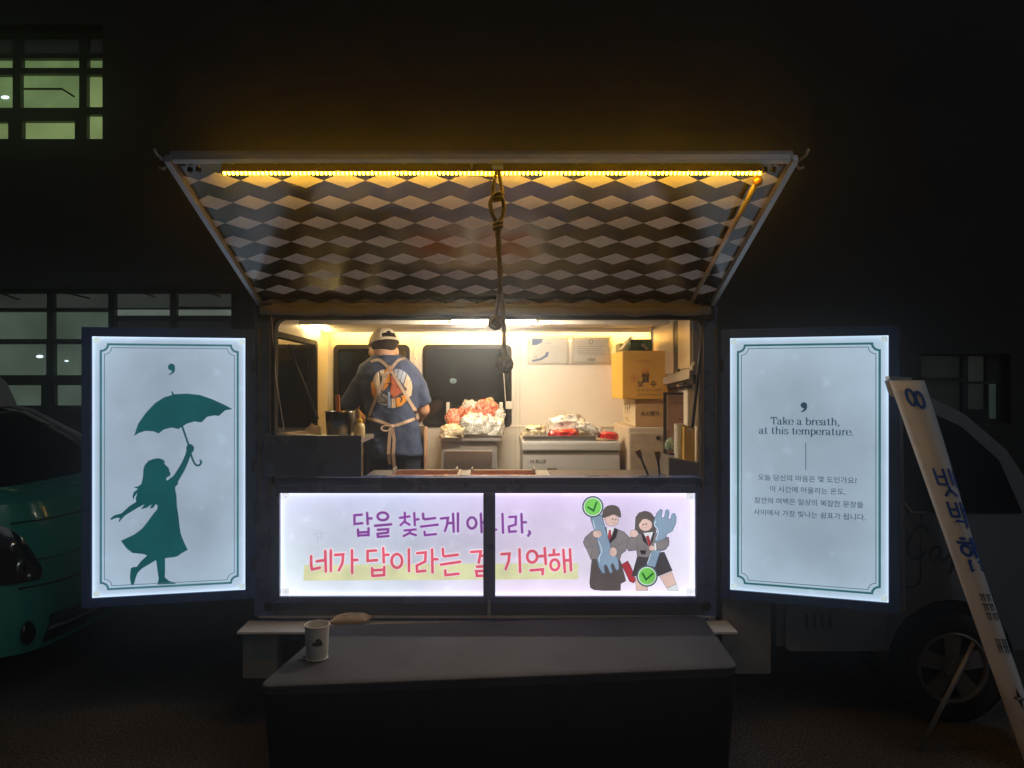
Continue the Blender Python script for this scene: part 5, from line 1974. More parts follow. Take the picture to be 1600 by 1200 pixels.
def tray(parent, x0, x1, y0, y1, z, h, m):
    mb = MB()
    o_ = rrect(x0, x1, y0, y1, 0.015, 3); i_ = rrect(x0 + .006, x1 - .006, y0 + .006, y1 - .006, 0.012, 3)
    ring(mb, o_, i_, z, z + h, 'XY')
    mb.build('tray_wall', m, parent)
    MB().box(x0 + .004, x1 - .004, y0 + .004, y1 - .004, z + .0005, z + .004).build('tray_floor', m, parent)
    mb = MB()
    ring(mb, rrect(x0 - .008, x1 + .008, y0 - .008, y1 + .008, .02, 3), rrect(x0 + .001, x1 - .001, y0 + .001, y1 - .001, .014, 3), z + h + .0004, z + h + .004, 'XY')
    mb.build('tray_lip', m, parent)


xa, xb = XZ(688, 0, .78)[0], XZ(785, 0, .78)[0]
ztr = zt_ + 0.0145
tray(tr, xa, xb, 0.775, 1.09, ztr, 0.028, steel)
for x in (699, 783):
    xx = XZ(x, 0, 1.02)[0]
    MB().box(xx - .010, xx + .010, 1.06, 1.075, ztr + .03, ztr + 0.215).build('upright', cream_trim, tr, bevel=0.002)
zz = ztr + 0.03
bagspec = [
    ('cream noodle bag at the near corner of the steel cabinet tray', (708, 676), (0.072, 0.07, 0.050), 1.3, cream_bag, 0.82, 0),
    ('clear bag of pale food in the middle of the steel cabinet tray', (742, 668), (0.085, 0.07, 0.070), 2.7, clear_bag, 0.83, 0),
    ('clear bag of pale food at the far end of the steel cabinet tray', (769, 670), (0.062, 0.07, 0.066), 3.1, clear_bag, 0.85, .15),
    ('red seasoned bag leaning on the tray upright nearest the person', (713, 655), (0.058, 0.05, 0.062), 4.4, red_bag, 0.92, -.2),
    ('red seasoned bag with folded top in the middle of the heap', (732, 651), (0.040, 0.05, 0.052), 5.2, red_bag, 0.95, .3),
    ('clear crumpled bag on top of the heap on the tray', (735, 640), (0.050, 0.05, 0.050), 6.6, clear_bag, 1.00, .2),
    ('square red seasoned bag standing highest on the tray', (760, 643), (0.062, 0.04, 0.064), 7.9, red_bag, 0.96, 0),
    ('white bag slumped against the far tray upright', (779, 655), (0.030, 0.05, 0.062), 8.3, clear_bag, 0.95, .2),
]
for lab, (x, y), r_, sd, m_, yy, rz in bagspec:
    p = W(x, y, yy)
    food_bag(lab, (p.x, yy, p.z), r_, sd, m_, 0.20, rz)

# chest freezer
fy = 0.60
x0, x1 = XZ(817, 0, fy)[0], XZ(969, 0, fy)[0]
z1 = XZ(0, 690, fy)[1]
fz = thing('chest_freezer', 'grey chest freezer with a tray and bags on its lid', 'freezer', ((x0 + x1) / 2, 0.85, FLOOR))
fm = mat('grey_freezer_enamel', (0.50, 0.49, 0.46), 0.4, noise_amt=0.06, noise_scale=8)
MB().box(x0, x1, fy, BY - 0.02, FLOOR, z1 - 0.056).build('cabinet_body', fm, fz, bevel=0.008)
MB().box(x0 - .006, x1 + .004, fy - 0.012, BY - 0.018, z1 - 0.052, z1).build('lid', fm, fz, bevel=0.010)
SF = Sheet((0, fy - 0.001, 0), (1, 0, 0), (0, 0, 1))
art = Art()
u0, v0 = SF.at(828, 723)
art.text('HI BLUE', u0, v0, SF.at(853, 723)[0] - u0, (0.04, 0.04, 0.05), align='LEFT', bold=0.01)
art.build('lettering', SF, ink_m, fz, lift=0.001)
p = XZ(855, 733, fy)
MB().box(p[0], p[0] + .055, fy - 0.010, fy - 0.0005, p[1] - .004, p[1] + .004).build('vent_slot', black_rub, fz)
tr2 = thing('food_tray', 'shallow metal tray on the chest freezer lid', 'tray', ((x0 + x1) / 2, .75, z1))
tray(tr2, XZ(819, 0, .62)[0], XZ(932, 0, .62)[0], 0.615, 0.93, z1 + .0008, 0.026, steel)
for lab, (x, y), r_, sd, m_, yy, rz in [
    ('knotted cream bag at the end of the freezer tray', (836, 674), (0.052, 0.06, 0.034), 11.0, cream_bag, 0.70, 0),
    ('printed white bag heaped highest on the freezer tray', (884, 665), (0.088, 0.07, 0.056), 12.2, white_bag, 0.78, -.1),
    ('glossy red bag lying under the printed white bag', (882, 678), (0.080, 0.045, 0.026), 13.1, redfoil, 0.66, 0),
    ('printed white bag sloping off the freezer tray', (920, 672), (0.070, 0.05, 0.036), 14.9, white_bag, 0.70, .42),
    ('small glossy red bag on the bare corner of the freezer lid', (951, 682), (0.050, 0.045, 0.026), 15.5, redfoil, 0.68, .12)]:
    p = W(x, y, yy)
    food_bag(lab, (p.x, yy, p.z), r_, sd, m_, 0.22, rz)

# white fridge, boxes
gy = 0.55
x0 = XZ(982, 0, gy)[0]
zf = XZ(0, 668, gy)[1]
fr = thing('white_refrigerator', 'scuffed cream refrigerator beside the chest freezer', 'refrigerator', (0.8, 0.8, FLOOR))
MB().box(x0, 0.905, gy, 1.05, FLOOR, zf).build('cabinet_body', mat('cream_fridge_enamel', (0.56, 0.47, 0.36), 0.4, noise_amt=0.12, noise_scale=11), fr, bevel=0.008)
MB().box(x0 + .002, 0.903, gy - 0.02, gy - 0.002, FLOOR + .02, zf - .028).build('door', mat('scuffed_fridge_door', (0.50, 0.40, 0.29), 0.45, noise_amt=0.2, noise_scale=17), fr, bevel=0.006)
p = XZ(1028, 684, gy - .02)
MB().lathe([(0.010, 0), (0.012, -.006), (0.004, -.010)], (p[0], gy - 0.0205, p[1]), 14, 'Y').build('lock', black_metal, fr)


def carton(name, label, x0, x1, y0, y1, z0, z1, m, flaps=False):
    t = thing(name, label, 'cardboard box', ((x0 + x1) / 2, (y0 + y1) / 2, z0), 'cardboard boxes on the refrigerator')
    mb = MB().box(x0, x1, y0, y1, z0, z1)
    mb.build('carton', m, t, bevel=0.003)
    return t


orange_m = mat('ochre_carton', (0.60, 0.30, 0.035), 0.6, noise_amt=0.08, noise_scale=9)
bx0 = XZ(993, 0, .60)[0]
z_b1 = XZ(0, 624, .60)[1]
sc_box = carton('cardboard_box', 'kraft carton lettered in black on the refrigerator, under the ochre carton', bx0, 0.93, 0.60, 0.98, zf + .001, z_b1, card_m)
MB().box(bx0 - .0012, bx0 - .0002, 0.602, 0.978, zf + .004, z_b1 - .003).build('pale_side', mat('pale_carton_side', (0.58, 0.50, 0.33), .7), sc_box)
SB = Sheet((0, 0.5995, 0), (1, 0, 0), (0, 0, 1))
art = Art()
u0, v0 = SB.at(1001, 649)
art.text('소스명가', u0, v0, SB.at(1030, 649)[0] - u0, (0.02, 0.015, 0.015), align='LEFT', bold=0.02)
art.build('lettering', SB, ink_m, sc_box, lift=0.001)
SL = Sheet((bx0 - .0016, 0.97, 0), (0, -1, 0), (0, 0, 1))
art = Art()
for i, (x, y) in enumerate(((.06, 1.43), (.13, 1.43), (.20, 1.44))):
    art.stroke([(x, y), (x, y + .05)], .012, (0.05, 0.04, 0.03)); art.stroke([(x, y + .025), (x + .03, y + .03)], .010, (0.05, 0.04, 0.03))
art.stroke([(.06, 1.40), (.16, 1.40)], .006, (.2, .15, .1))
art.stroke([(.06, 1.39), (.20, 1.385)], .004, (.2, .15, .1))
art.build('side_lettering', SL, ink_m, sc_box, lift=0.0004)

ox0 = XZ(973, 0, .58)[0]
z_b2 = XZ(0, 548, .58)[1]
oc = carton('cardboard_box', 'ochre carton with red seal and black print, topmost on the refrigerator', ox0, 0.93, 0.58, 0.96, z_b1 + .0015, z_b2, orange_m)
MB().box(ox0 - .0012, ox0 - .0002, 0.582, 0.958, z_b1 + .004, z_b2 - .003).build('yellow_side', mat('yellow_carton_side', (0.66, 0.42, 0.05), .6), oc)
SO = Sheet((0, 0.5795, 0), (1, 0, 0), (0, 0, 1))
art = Art()
u0, v0 = SO.at(991, 591)
rd, bk = (0.50, 0.07, 0.02), (0.03, 0.02, 0.02)
art.stroke([(u0 + .021 * math.cos(2 * PI * i / 24), v0 + .019 * math.sin(2 * PI * i / 24)) for i in range(24)], 0.0022, rd, closed=True)
for i in range(5):
    a = 2 * PI * i / 5
    art.stroke([(u0, v0), (u0 + .012 * math.cos(a), v0 + .011 * math.sin(a))], .004, rd)
art.build('carton_print', SO, ink_m, oc, lift=0.0008); art = Art()
u1, v1 = SO.at(1002, 583)
art.text('진공', u1, v1, SO.at(1014, 583)[0] - u1, rd, align='LEFT', bold=.01)
art.build('carton_print', SO, ink_m, oc, lift=0.0008); art = Art()
u1, v1 = SO.at(1002, 595)
art.text('쌀', u1, v1, SO.at(1015, 594)[0] - u1, bk, align='LEFT', bold=.02)
art.stroke([SO.at(1002, 597), SO.at(1014, 597)], .003, bk)
art.build('carton_print', SO, ink_m, oc, lift=0.0008); art = Art()
u1, v1 = SO.at(996, 604)
art.text('보   수', u1, v1, SO.at(1026, 604)[0] - u1, bk, align='LEFT', bold=.02)
art.build('carton_print', SO, ink_m, oc, lift=0.0008); art = Art()
u1, v1 = SO.at(996, 611)
art.text('경기도 김포시 대곶면', u1, v1, SO.at(1034, 611)[0] - u1, bk, align='LEFT')
art.build('carton_print', SO, ink_m, oc, lift=0.0008); art = Art()
u1, v1 = SO.at(996, 618)
art.text('식품 제조가공업 쌀가공품', u1, v1, SO.at(1034, 618)[0] - u1, bk, align='LEFT')
art.stroke([SO.at(994, 563), SO.at(1016, 563)], .003, rd); art.stroke([SO.at(992, 567), SO.at(1018, 567)], .0015, rd)
art.build('carton_print', SO, ink_m, oc, lift=0.0008)

gt = thing('green_carton', 'open green carton with folded flaps on top of the ochre carton', 'carton', (.78, .75, z_b2))
gmm = mat('green_carton_board', (0.07, 0.16, 0.05), .6, noise_amt=.2)
gx0, gx1 = XZ(985, 0, .66)[0], XZ(1019, 0, .66)[0]
gz1 = XZ(0, 530, .66)[1]
MB().box(gx0, gx1, 0.66, 0.86, z_b2 + .001, gz1).build('carton', gmm, gt, bevel=.002)
pbar = mat('pale_flap_edge', (0.50, 0.42, 0.26), .7)
a, b_ = W(970, 546, .62), W(986, 527, .62)
MB().bar(a, b_, 0.10, 0.006, (0, 0, 1)).build('flap', pbar, gt)
a, b_ = W(1003, 538, .64), W(1011, 546, .64)
MB().bar(a, b_, 0.03, 0.012, (0, 0, 1)).build('flap', pbar, gt)
MB().box(XZ(968, 0, .7)[0], gx0 - .004, 0.70, 0.84, z_b2 + .001, gz1 - .02).build('inner_pack', mat('olive_pack', (.22, .20, .06), .6), gt, bevel=.002)

# certificates on the back wall
for (x0, x1, lab, kind) in ((824, 889, 'clear framed sheet with blue swoosh on the back wall', 0), (892, 955, 'clear framed certificate with crest beside the blue swoosh sheet', 1)):
    SC = Sheet((XZ(x0, 0, BY - .02)[0], BY - 0.02, XZ(0, 570, BY - .02)[1]), (1, 0, 0), (0, 0, 1))
    w = XZ(x1, 0, BY - .02)[0] - SC.o.x
    h = XZ(0, 524, BY - .02)[1] - SC.o.z
    t = thing('framed_certificate', lab, 'certificate', SC.o, 'framed sheets on the back wall')
    MB().box(SC.o.x + .012, SC.o.x + w - .012, BY - .0135, BY - .0115, SC.o.z + .010, SC.o.z + h - .010).build('paper', mat('certificate_paper', (.82, .77, .66), .6), t)
    MB().box(SC.o.x, SC.o.x + w, BY - .0215, BY - .019, SC.o.z, SC.o.z + h).build('acrylic_front', clear_glass, t, bevel=.0008)
    for (u, v) in ((.007, .007), (w - .007, .007), (.007, h - .007), (w - .007, h - .007)):
        MB().lathe([(.005, 0), (.006, .003), (.006, .02)], (SC.o.x + u, BY - .0245, SC.o.z + v), 10, 'Y').build('standoff', steel, t)
    S_ = Sheet((SC.o.x, BY - 0.014, SC.o.z), (1, 0, 0), (0, 0, 1))
    art = Art()
    bl = (.10, .15, .30)
    if kind == 0:
        art.poly([(.03, h - .02), (.10, h - .02), (.09, h - .045), (.06, h - .06), (.03, h - .062)], bl)
        art.poly([(.03, .018), (.09, .03), (.13, .055), (.135, .08), (.12, .082), (.11, .06), (.08, .042), (.03, .03)], bl)
        art.text('카페', .05, .045, .022, (.1, .1, .1))
        art.stroke([(.11, h - .05), (.15, h - .05)], .003, (.3, .3, .3))
    else:
        art.stroke([(.018, .016), (w - .018, .016), (w - .018, h - .016), (.018, h - .016)], .002, (.35, .30, .2), closed=True)
        art.stroke([(w / 2 - .012, h - .028), (w / 2 + .012, h - .028), (w / 2 + .010, h - .046), (w / 2, h - .056), (w / 2 - .010, h - .046)], .003, (.2, .18, .15), closed=True)
        for i in range(5):
            art.stroke([(.04, h - .07 - i * .012), (w - .04 - .02 * (i % 2), h - .07 - i * .012)], .0025, (.42, .38, .30), cap=False)
        art.text('사업장', w / 2, .026, .05, (.12, .1, .09), bold=.02)
    art.build('print', S_, ink_m, t, lift=.0003)

# stainless cupboard on the right wall
cu = thing('wall_cupboard', 'stainless steel wall cupboard with sliding doors at the end of the hatch', 'cupboard', (.95, .5, 1.6))
xf = 0.925
v = lambda y, z, x=xf: (x, y, z)
mb = MB()
mb.hexa([(xf, .06, 1.645), (IR - .001, .06, 1.645), (xf, .93, 1.60), (IR - .001, .93, 1.60), (xf, .06, CEIL - .003), (IR - .001, .06, CEIL - .003), (xf, .93, CEIL - .003), (IR - .001, .93, CEIL - .003)])
mb.build('carcass', steel, cu)
mirror_steel = mat('polished_steel_door', (0.72, 0.62, 0.46), 0.36, 0.7, noise_amt=0.06, noise_scale=4, rough_var=.05)
MB().box(xf - .012, xf - .001, .40, .92, 1.655, CEIL - .02).build('sliding_door', mirror_steel, cu, bevel=.003)
MB().box(xf - .012, xf - .001, .075, .30, 1.675, CEIL - .015).build('sliding_door', mirror_steel, cu, bevel=.003)
MB().box(xf - .008, xf - .0005, .305, .395, 1.665, CEIL - .018).build('door_gap', black_metal, cu)
mb = MB()
mb.hexa([(xf - .022, .045, 1.625), (xf - .0012, .045, 1.625), (xf - .022, .95, 1.575), (xf - .0012, .95, 1.575), (xf - .022, .045, 1.665), (xf - .0012, .045, 1.665), (xf - .022, .95, 1.615), (xf - .0012, .95, 1.615)])
mb.build('bottom_rail', steel, cu, bevel=.003)
MB().box(xf - .024, xf - .002, .90, .93, 1.60, CEIL - .005).build('corner_upright', steel, cu, bevel=.003)
mb = MB()
mb.hexa([(xf + .001, .06, 1.60), (IR - .002, .06, 1.60), (xf + .001, .93, 1.56), (IR - .002, .93, 1.56), (xf + .001, .06, 1.644), (IR - .002, .06, 1.644), (xf + .001, .93, 1.599), (IR - .002, .93, 1.599)])
mb.build('underside', black_metal, cu)
c = W(1083, 583, .06)
MB().tube([c, c + Vector((-.004, -.01, .03)), c + Vector((.008, 0, .05))], .010, 8).build('hook', cream_trim, cu, smooth=True)

# notice board
nb = thing('framed_notice', 'black framed pink notice leaning under the steel cupboard', 'notice', (.93, .45, cz))
ny = 0.42
x0, z1 = XZ(1037, 613, ny); x1, z0 = XZ(1082, 712, ny)
mb = MB()
ring(mb, [(x0, z0), (x1, z0), (x1, z1), (x0, z1)], [(x0 + .012, z0 + .012), (x1 - .012, z0 + .012), (x1 - .012, z1 - .012), (x0 + .012, z1 - .012)], ny - .012, ny + .012)
mb.build('frame', black_metal, nb)
MB().box(x0 + .010, x1 - .010, ny, ny + .008, z0 + .01, z1 - .01).build('pink_sheet', mat('pink_notice_paper', (.40, .24, .20), .35, noise_amt=.12, noise_scale=6), nb)
SN = Sheet((0, ny - .0008, 0), (1, 0, 0), (0, 0, 1))
art = Art()
u0, v0 = SN.at(1053, 631)
art.text('공지사항', u0, v0, .055, (.12, .05, .05), align='LEFT', bold=.015)
for i, (x, y, l) in enumerate(((1068, 645, .02), (1060, 655, .03), (1064, 666, .03))):
    u, v_ = SN.at(x, y)
    art.stroke([(u, v_), (u + l, v_)], .004, (.14, .06, .06))
art.poly([SN.at(*p) for p in ((1039, 615), (1044, 615), (1044, 672), (1039, 672))], (.55, .48, .40))
art.build('lettering', SN, ink_m, nb, lift=.0006)
gp = W(1047, 697, .36)
pouch = MB(); blob(pouch, (0, 0, 0), (.026, .02, .042), 21.0, .25)
pouch.v = [tuple(Vector(v_) + gp) for v_ in pouch.v]
tag(pouch.build('plastic_pouch', bag_mat('green_tinted_pouch', [(.05, .10, .06), (.16, .26, .17), (.45, .50, .40)], 30), None, smooth=True), 'green tinted plastic pouch below the pink notice', 'pouch')

# cup stack, kraft box, white roll, corner counter block
yc = .20
tag_c = thing('cup_stack', 'tall stack of white paper cups beside the brown carton', 'cup stack', W(1062, 716, yc))
p = W(1061, 716, yc)
ncup = 13
for i in range(ncup):
    z = p.z + i * 0.0115
    MB().lathe([(.019, 0), (.024, .030), (.0255, .032), (.0245, .033), (.0235, .031)], (p.x, yc, z), 18, closed=True).build('cup', mat('white_cup_paper', (.68, .66, .58), .6), tag_c, smooth=True)
t = thing('brown_carton', 'narrow mustard brown carton standing next to the cup stack', 'carton', W(1077, 720, .14))
a, b_ = W(1069, 722, .14), W(1086, 667, .14)
MB().box(a.x, b_.x, .14, .22, a.z, b_.z).build('carton', mat('mustard_carton', (.46, .29, .05), .65, noise_amt=.1), t, bevel=.002)
MB().box((a.x + b_.x) / 2 - .012, (a.x + b_.x) / 2 + .012, .1385, .1395, b_.z - .020, b_.z - .006).build('label', paper, t)
t = thing('paper_towel_pack', 'white paper towel pack hanging below the steel cupboard', 'paper towels', W(1083, 664, .13))
a, b_ = W(1074, 666, .13), W(1092, 607, .13)
mb = MB(); NS_ = 8
mb.box(a.x, b_.x, .13, .21, a.z, b_.z)
mb.build('towel_pack', mat('white_towels', (.62, .56, .46), .8, noise_amt=.1, noise_scale=40, stretch=(1, 1, 6)), t, bevel=.008)
mb = MB(); mb.ball(W(1070, 603, .16), (.038, .05, .020), 16, 8)
mb.build('holder_dome', glass('smoky_plastic', (.6, .6, .58), .8, .15), t, smooth=True)
t = thing('steel_corner_box', 'grey steel box under the cup stack at the counter end', 'steel box', (.92, .2, cz))
a, b_ = W(1040, 743, .16), W(1086, 716, .16)
mb = MB()
mb.hexa([(a.x, .10, cz), (b_.x, .06, cz), (a.x, .34, cz), (b_.x, .30, cz), (a.x, .10, b_.z + .012), (b_.x, .06, b_.z - .012), (a.x, .34, b_.z + .012), (b_.x, .30, b_.z - .012)])
mb.build('steel_shell', mat('dull_steel', (.30, .29, .28), .35, .8, noise_amt=.15), t, bevel=.003)

# two brushes on the counter
for (xt, yt, xb, yb, lab) in ((996, 703, 1014, 745, 'slanting basting brush with copper coloured head on the counter'), (1027, 705, 1031, 745, 'upright basting brush with copper coloured head on the counter')):
    a, b_ = W(xt, yt, .10), W(xb, yb, .10)
    t = thing('basting_brush', lab, 'brush', b_, 'brushes on the counter')
    d = (b_ - a).normalized()
    MB().bar(a, a + d * .030, .026, .014, (0, 1, 0)).build('brush_head', mat('copper_head', (.50, .30, .14), .3, .9), t, bevel=.002)
    MB().tube([a + d * .031, a + d * .05, b_], [.011, .006, .005], 8).build('handle', black_metal, t, smooth=True)

# left counter things
ls = 1.3385
y0 = .14
p0, p1 = W(503, 680, y0), W(551, 643, y0)
pot = thing('steel_pot', 'dark steel pot with a wooden handled ladle on the side counter', 'pot', ((p0.x + p1.x) / 2, y0 + .07, ls))
pc = ((p0.x + p1.x) / 2, y0 + .075, ls)
rr = (p1.x - p0.x) / 2
hh = p1.z - ls
MB().lathe([(rr * .86, 0.0), (rr * .92, .01), (rr, hh - .006), (rr + .005, hh - .003), (rr + .004, hh), (rr - .005, hh - .001), (rr - .010, hh - .01), (rr * .8, .006)], pc, 36, closed=True).build('pot_wall', mat('dark_pot_steel', (.20, .19, .18), .22, 1.0, noise_amt=.2, noise_scale=10), pot, auto=True)
a, b_ = W(527, 617, y0 + .08), W(529, 650, y0 + .08)
t = thing('wooden_spatula', 'orange wooden spatula handle standing in the steel pot', 'spatula', b_)
MB().bar(a, W(530, 672, y0 + .08), .022, .012, (0, 1, 0)).build('wooden_handle', mat('orange_wood', (.46, .17, .05), .5, noise_amt=.15, noise_scale=30), t, bevel=.003)
sq = W(562, 660, .17)
bt = thing('squeeze_bottle', 'yellow topped cream squeeze bottle next to the steel pot', 'bottle', (sq.x, .17, ls))
MB().lathe([(.024, 0), (.026, .004), (.026, .05), (.022, .062), (.014, .070)], (sq.x, .17, ls), 20).build('bottle_body', mat('cream_plastic', (.58, .46, .24), .35), bt, auto=True)
MB().lathe([(.014, .0705), (.015, .084), (.007, .092), (.003, .12)], (sq.x, .17, ls), 14).build('nozzle_cap', mat('yellow_plastic', (.62, .36, .03), .35), bt, auto=True)
tw = thing('towel', 'crumpled cream towel on the side counter beside the window', 'towel', W(470, 678, .12))
mb = MB()
tmp = MB()
blob(tmp, (0, 0, 0), (.085, .05, .020), 31.0, .35, 3, 1.8)
p = W(468, 676, .14)
mb.v = [tuple(Vector(v_) + Vector((p.x, .14, ls + .010))) for v_ in tmp.v]; mb.f = tmp.f[:]; mb.mi = [0] * len(mb.f)
tmp = MB(); blob(tmp, (0, 0, 0), (.036, .035, .040), 33.0, .4, 3, 1.8)
p = W(489, 668, .18)
mb.add([tuple(Vector(v_) + Vector((p.x, .18, ls + .022))) for v_ in tmp.v], tmp.f)
mb.build('towel_cloth', mat('cream_towel', (.56, .47, .33), .9, noise_amt=.12, noise_scale=30, bump=.4, bump_scale=150), tw, smooth=True)

# ================================================================== ROLL-UP SIGN ON THE RIGHT
xb = thing('banner_stand', 'leaning white banner stand with blue lettering beside the wheel', 'banner stand', (2.0, -0.3, 0))
top0 = Vector((1.655, -0.315, 1.615))
bot0 = Vector((2.17, -0.40, 0.03))
LEN = (top0 - bot0).length
vd = (top0 - bot0).normalized()
sec = spline([(0, 0), (0.05, -0.035), (0.10, -0.045), (0.135, -0.02), (0.17, 0.04), (0.215, 0.13), (0.265, 0.23), (0.31, 0.33)], 4)
acc = [0.0]
for i in range(1, len(sec)):
    acc.append(acc[-1] + math.hypot(sec[i][0] - sec[i - 1][0], sec[i][1] - sec[i - 1][1]))


def xsurf(u, v, h=0.0):
    """u across the banner from its near edge, v up from its foot"""
    u = max(0, min(acc[-1] - 1e-4, u))
    for i in range(len(sec) - 1):
        if acc[i + 1] >= u:
            break
    t = (u - acc[i]) / (acc[i + 1] - acc[i])
    x = sec[i][0] + (sec[i + 1][0] - sec[i][0]) * t
    y = sec[i][1] + (sec[i + 1][1] - sec[i][1]) * t
    d = Vector((sec[i + 1][0] - sec[i][0], sec[i + 1][1] - sec[i][1], 0)).normalized()
    nrm = Vector((d.y, -d.x, 0.0))
    bulge = 0.012 * math.sin(v / LEN * 9) * (u / acc[-1])
    taper = 0.62 + 0.38 * max(0.0, v / LEN) ** 1.3
    return bot0 + vd * v + Vector((x * taper, y, 0)) + nrm * (h + bulge)


mb = MB()
NU, NV = 26, 30
vs = [tuple(xsurf(acc[-1] * i / NU, LEN * j / NV)) for j in range(NV + 1) for i in range(NU + 1)]
mb.add(vs, [(j * (NU + 1) + i, j * (NU + 1) + i + 1, (j + 1) * (NU + 1) + i + 1, (j + 1) * (NU + 1) + i) for j in range(NV) for i in range(NU)])
sheet = mb.build('banner_sheet', mat('white_vinyl', (.80, .80, .80), .45, noise_amt=.06, noise_scale=6), xb, smooth=True)
sm = sheet.modifiers.new('thick', 'SOLIDIFY'); sm.thickness = 0.002
lg = mat('grey_stand_pole', (.33, .33, .34), .45, .5)
MB().tube([top0 + Vector((.03, .06, 0)), Vector((1.765, -.20, 1.45)), Vector((1.775, -.20, .60))], .015, 8).build('pole', lg, xb, smooth=True)
MB().tube([W(1522, 1004, -.32), W(1437, 1172, -.235)], .010, 8).build('leg', lg, xb, smooth=True)
MB().tube([bot0 + Vector((0, .0, .05)), bot0 + Vector((.06, 0, -.02))], .009, 8).build('leg', lg, xb, smooth=True)
MB().bar(top0 + Vector((-.012, -.01, .012)), top0 + Vector((.10, .02, .006)), .02, .012).build('top_clip', lg, xb)
MB().tube([W(1408, 778, -.2), W(1425, 800, -.25), W(1448, 800, -.3)], .0018, 5).build('tie_string', lg, xb)
MB().tube([W(1408, 778, -.2), W(1420, 822, -.22), W(1441, 853, -.24)], .0018, 5).build('tie_string', lg, xb)
# lettering down the near edge
blue = (0.010, 0.09, 0.52)
blk = (0.03, 0.03, 0.035)
art = Art()
vt = LEN


def gl(strokes, u0, v0, su, sv, w, c):
    ga = Art()
    for s in strokes:
        ga.stroke([(u0 + p[0] * su, v0 - p[1] * sv) for p in s], w, c)
    ga.build('letter', xsurf, ink_m, xb, lift=.003, step=.00005)


zero = [[(0.5 + 0.45 * math.cos(2 * PI * i / 16), 0.5 + 0.5 * math.sin(2 * PI * i / 16)) for i in range(17)]]
gl(zero, 0.045, vt - .04, .030, .070, .012, blue)
gl(zero, 0.075, vt - .05, .030, .070, .012, blue)
bbi = [[(.1, 0), (.1, .62)], [(.6, 0), (.6, .62)], [(.1, .3), (.6, .3)], [(.1, .62), (.6, .62)]]
siot = [[(.95, 0), (.95, .62)], [(.62, .7), (.62, .82), (.3, 1.08)], [(.62, .82), (.95, 1.08)]]
gl(bbi + siot, .045, vt - .39, .072, .105, .011, blue)
gl(bbi + siot, .130, vt - .40, .072, .105, .011, blue)
gl(bbi + [[(.95, 0), (.95, .70)], [(.95, .33), (1.2, .33)], [(.3, .82), (.95, .82), (.95, 1.1)]], .055, vt - .535, .068, .095, .011, blue)
gl(bbi, .140, vt - .545, .072, .11, .011, blue)
ham = [[(.25, 0), (.45, 0)], [(.05, .15), (.65, .15)]] + [[(.35 + .25 * math.cos(2 * PI * i / 12), .42 + .18 * math.sin(2 * PI * i / 12)) for i in range(13)]] + [[(.8, 0), (.8, .66)], [(.8, .34), (1.05, .34)], [(1.05, 0), (1.05, .66)], [(.3, .8), (1.0, .8), (1.0, 1.15), (.3, 1.15), (.3, .8)]]
gl(ham, .045, vt - .69, .085, .120, .013, blue)
for i, (v_, l) in enumerate(((.93, 2), (.97, 2), (1.01, 3), (1.12, 4), (1.15, 3))):
    for k_ in range(l):
        gl([[(0, 0), (1, 0)], [(.2, .2), (.2, 1)], [(.8, 0), (.8, 1)]], .065 + k_ * .030, vt - v_, .020, .026, .0045, blk)
for (u_, v_, s_) in ((.085, .30, .05), (.10, .20, .07)):
    art.poly([(u_, v_ + s_), (u_ + s_ * .18, v_ + s_ * .18), (u_ + s_ * .6, v_), (u_ + s_ * .18, v_ - s_ * .18), (u_, v_ - s_), (u_ - s_ * .18, v_ - s_ * .18), (u_ - s_ * .6, v_), (u_ - s_ * .18, v_ + s_ * .18)], blk)
art.build('star_mark', xsurf, ink_m, xb, lift=.003, step=.00005)

# ================================================================== TEAL VAN ON THE LEFT
van = thing('parked_van', 'teal van with dark windscreen parked behind the umbrella sign', 'van', (-3.2, 0.9, 0))
teal_p = mat('teal_vehicle_paint', (0.03, 0.31, 0.25), 0.2, coat=0.8, noise_amt=0.1, noise_scale=3)
vy0, vy1 = 0.12, 1.60
prof = [(-5.6, 0.26), (-2.46, 0.22), (-2.30, 0.25), (-2.24, 0.38), (-2.23, 0.62), (-2.26, 0.86), (-2.33, 1.00), (-2.48, 1.07), (-5.6, 1.07)]
mb = MB()
# lower body lofted across the width so that the nose is rounded in plan
NW = 14
vs, fs = [], []
for j in range(NW + 1):
    t = j / NW * 2 - 1
    y = (vy0 + vy1) / 2 + t * (vy1 - vy0) / 2
    for (x, z) in prof:
        f = max(0.0, min(1.0, (x + 2.9) / 0.7))
        vs.append((x - f * (0.04 * t * t + 0.22 * abs(t) ** 7), y, z))
n = len(prof)
for j in range(NW):
    for i in range(n):
        fs.append((j * n + i, j * n + (i + 1) % n, (j + 1) * n + (i + 1) % n, (j + 1) * n + i))
fs.append(tuple(range(n)))
fs.append(tuple(range(NW * n, (NW + 1) * n)))
mb.add(vs, fs)
mb.build('lower_body', teal_p, van, auto=True)
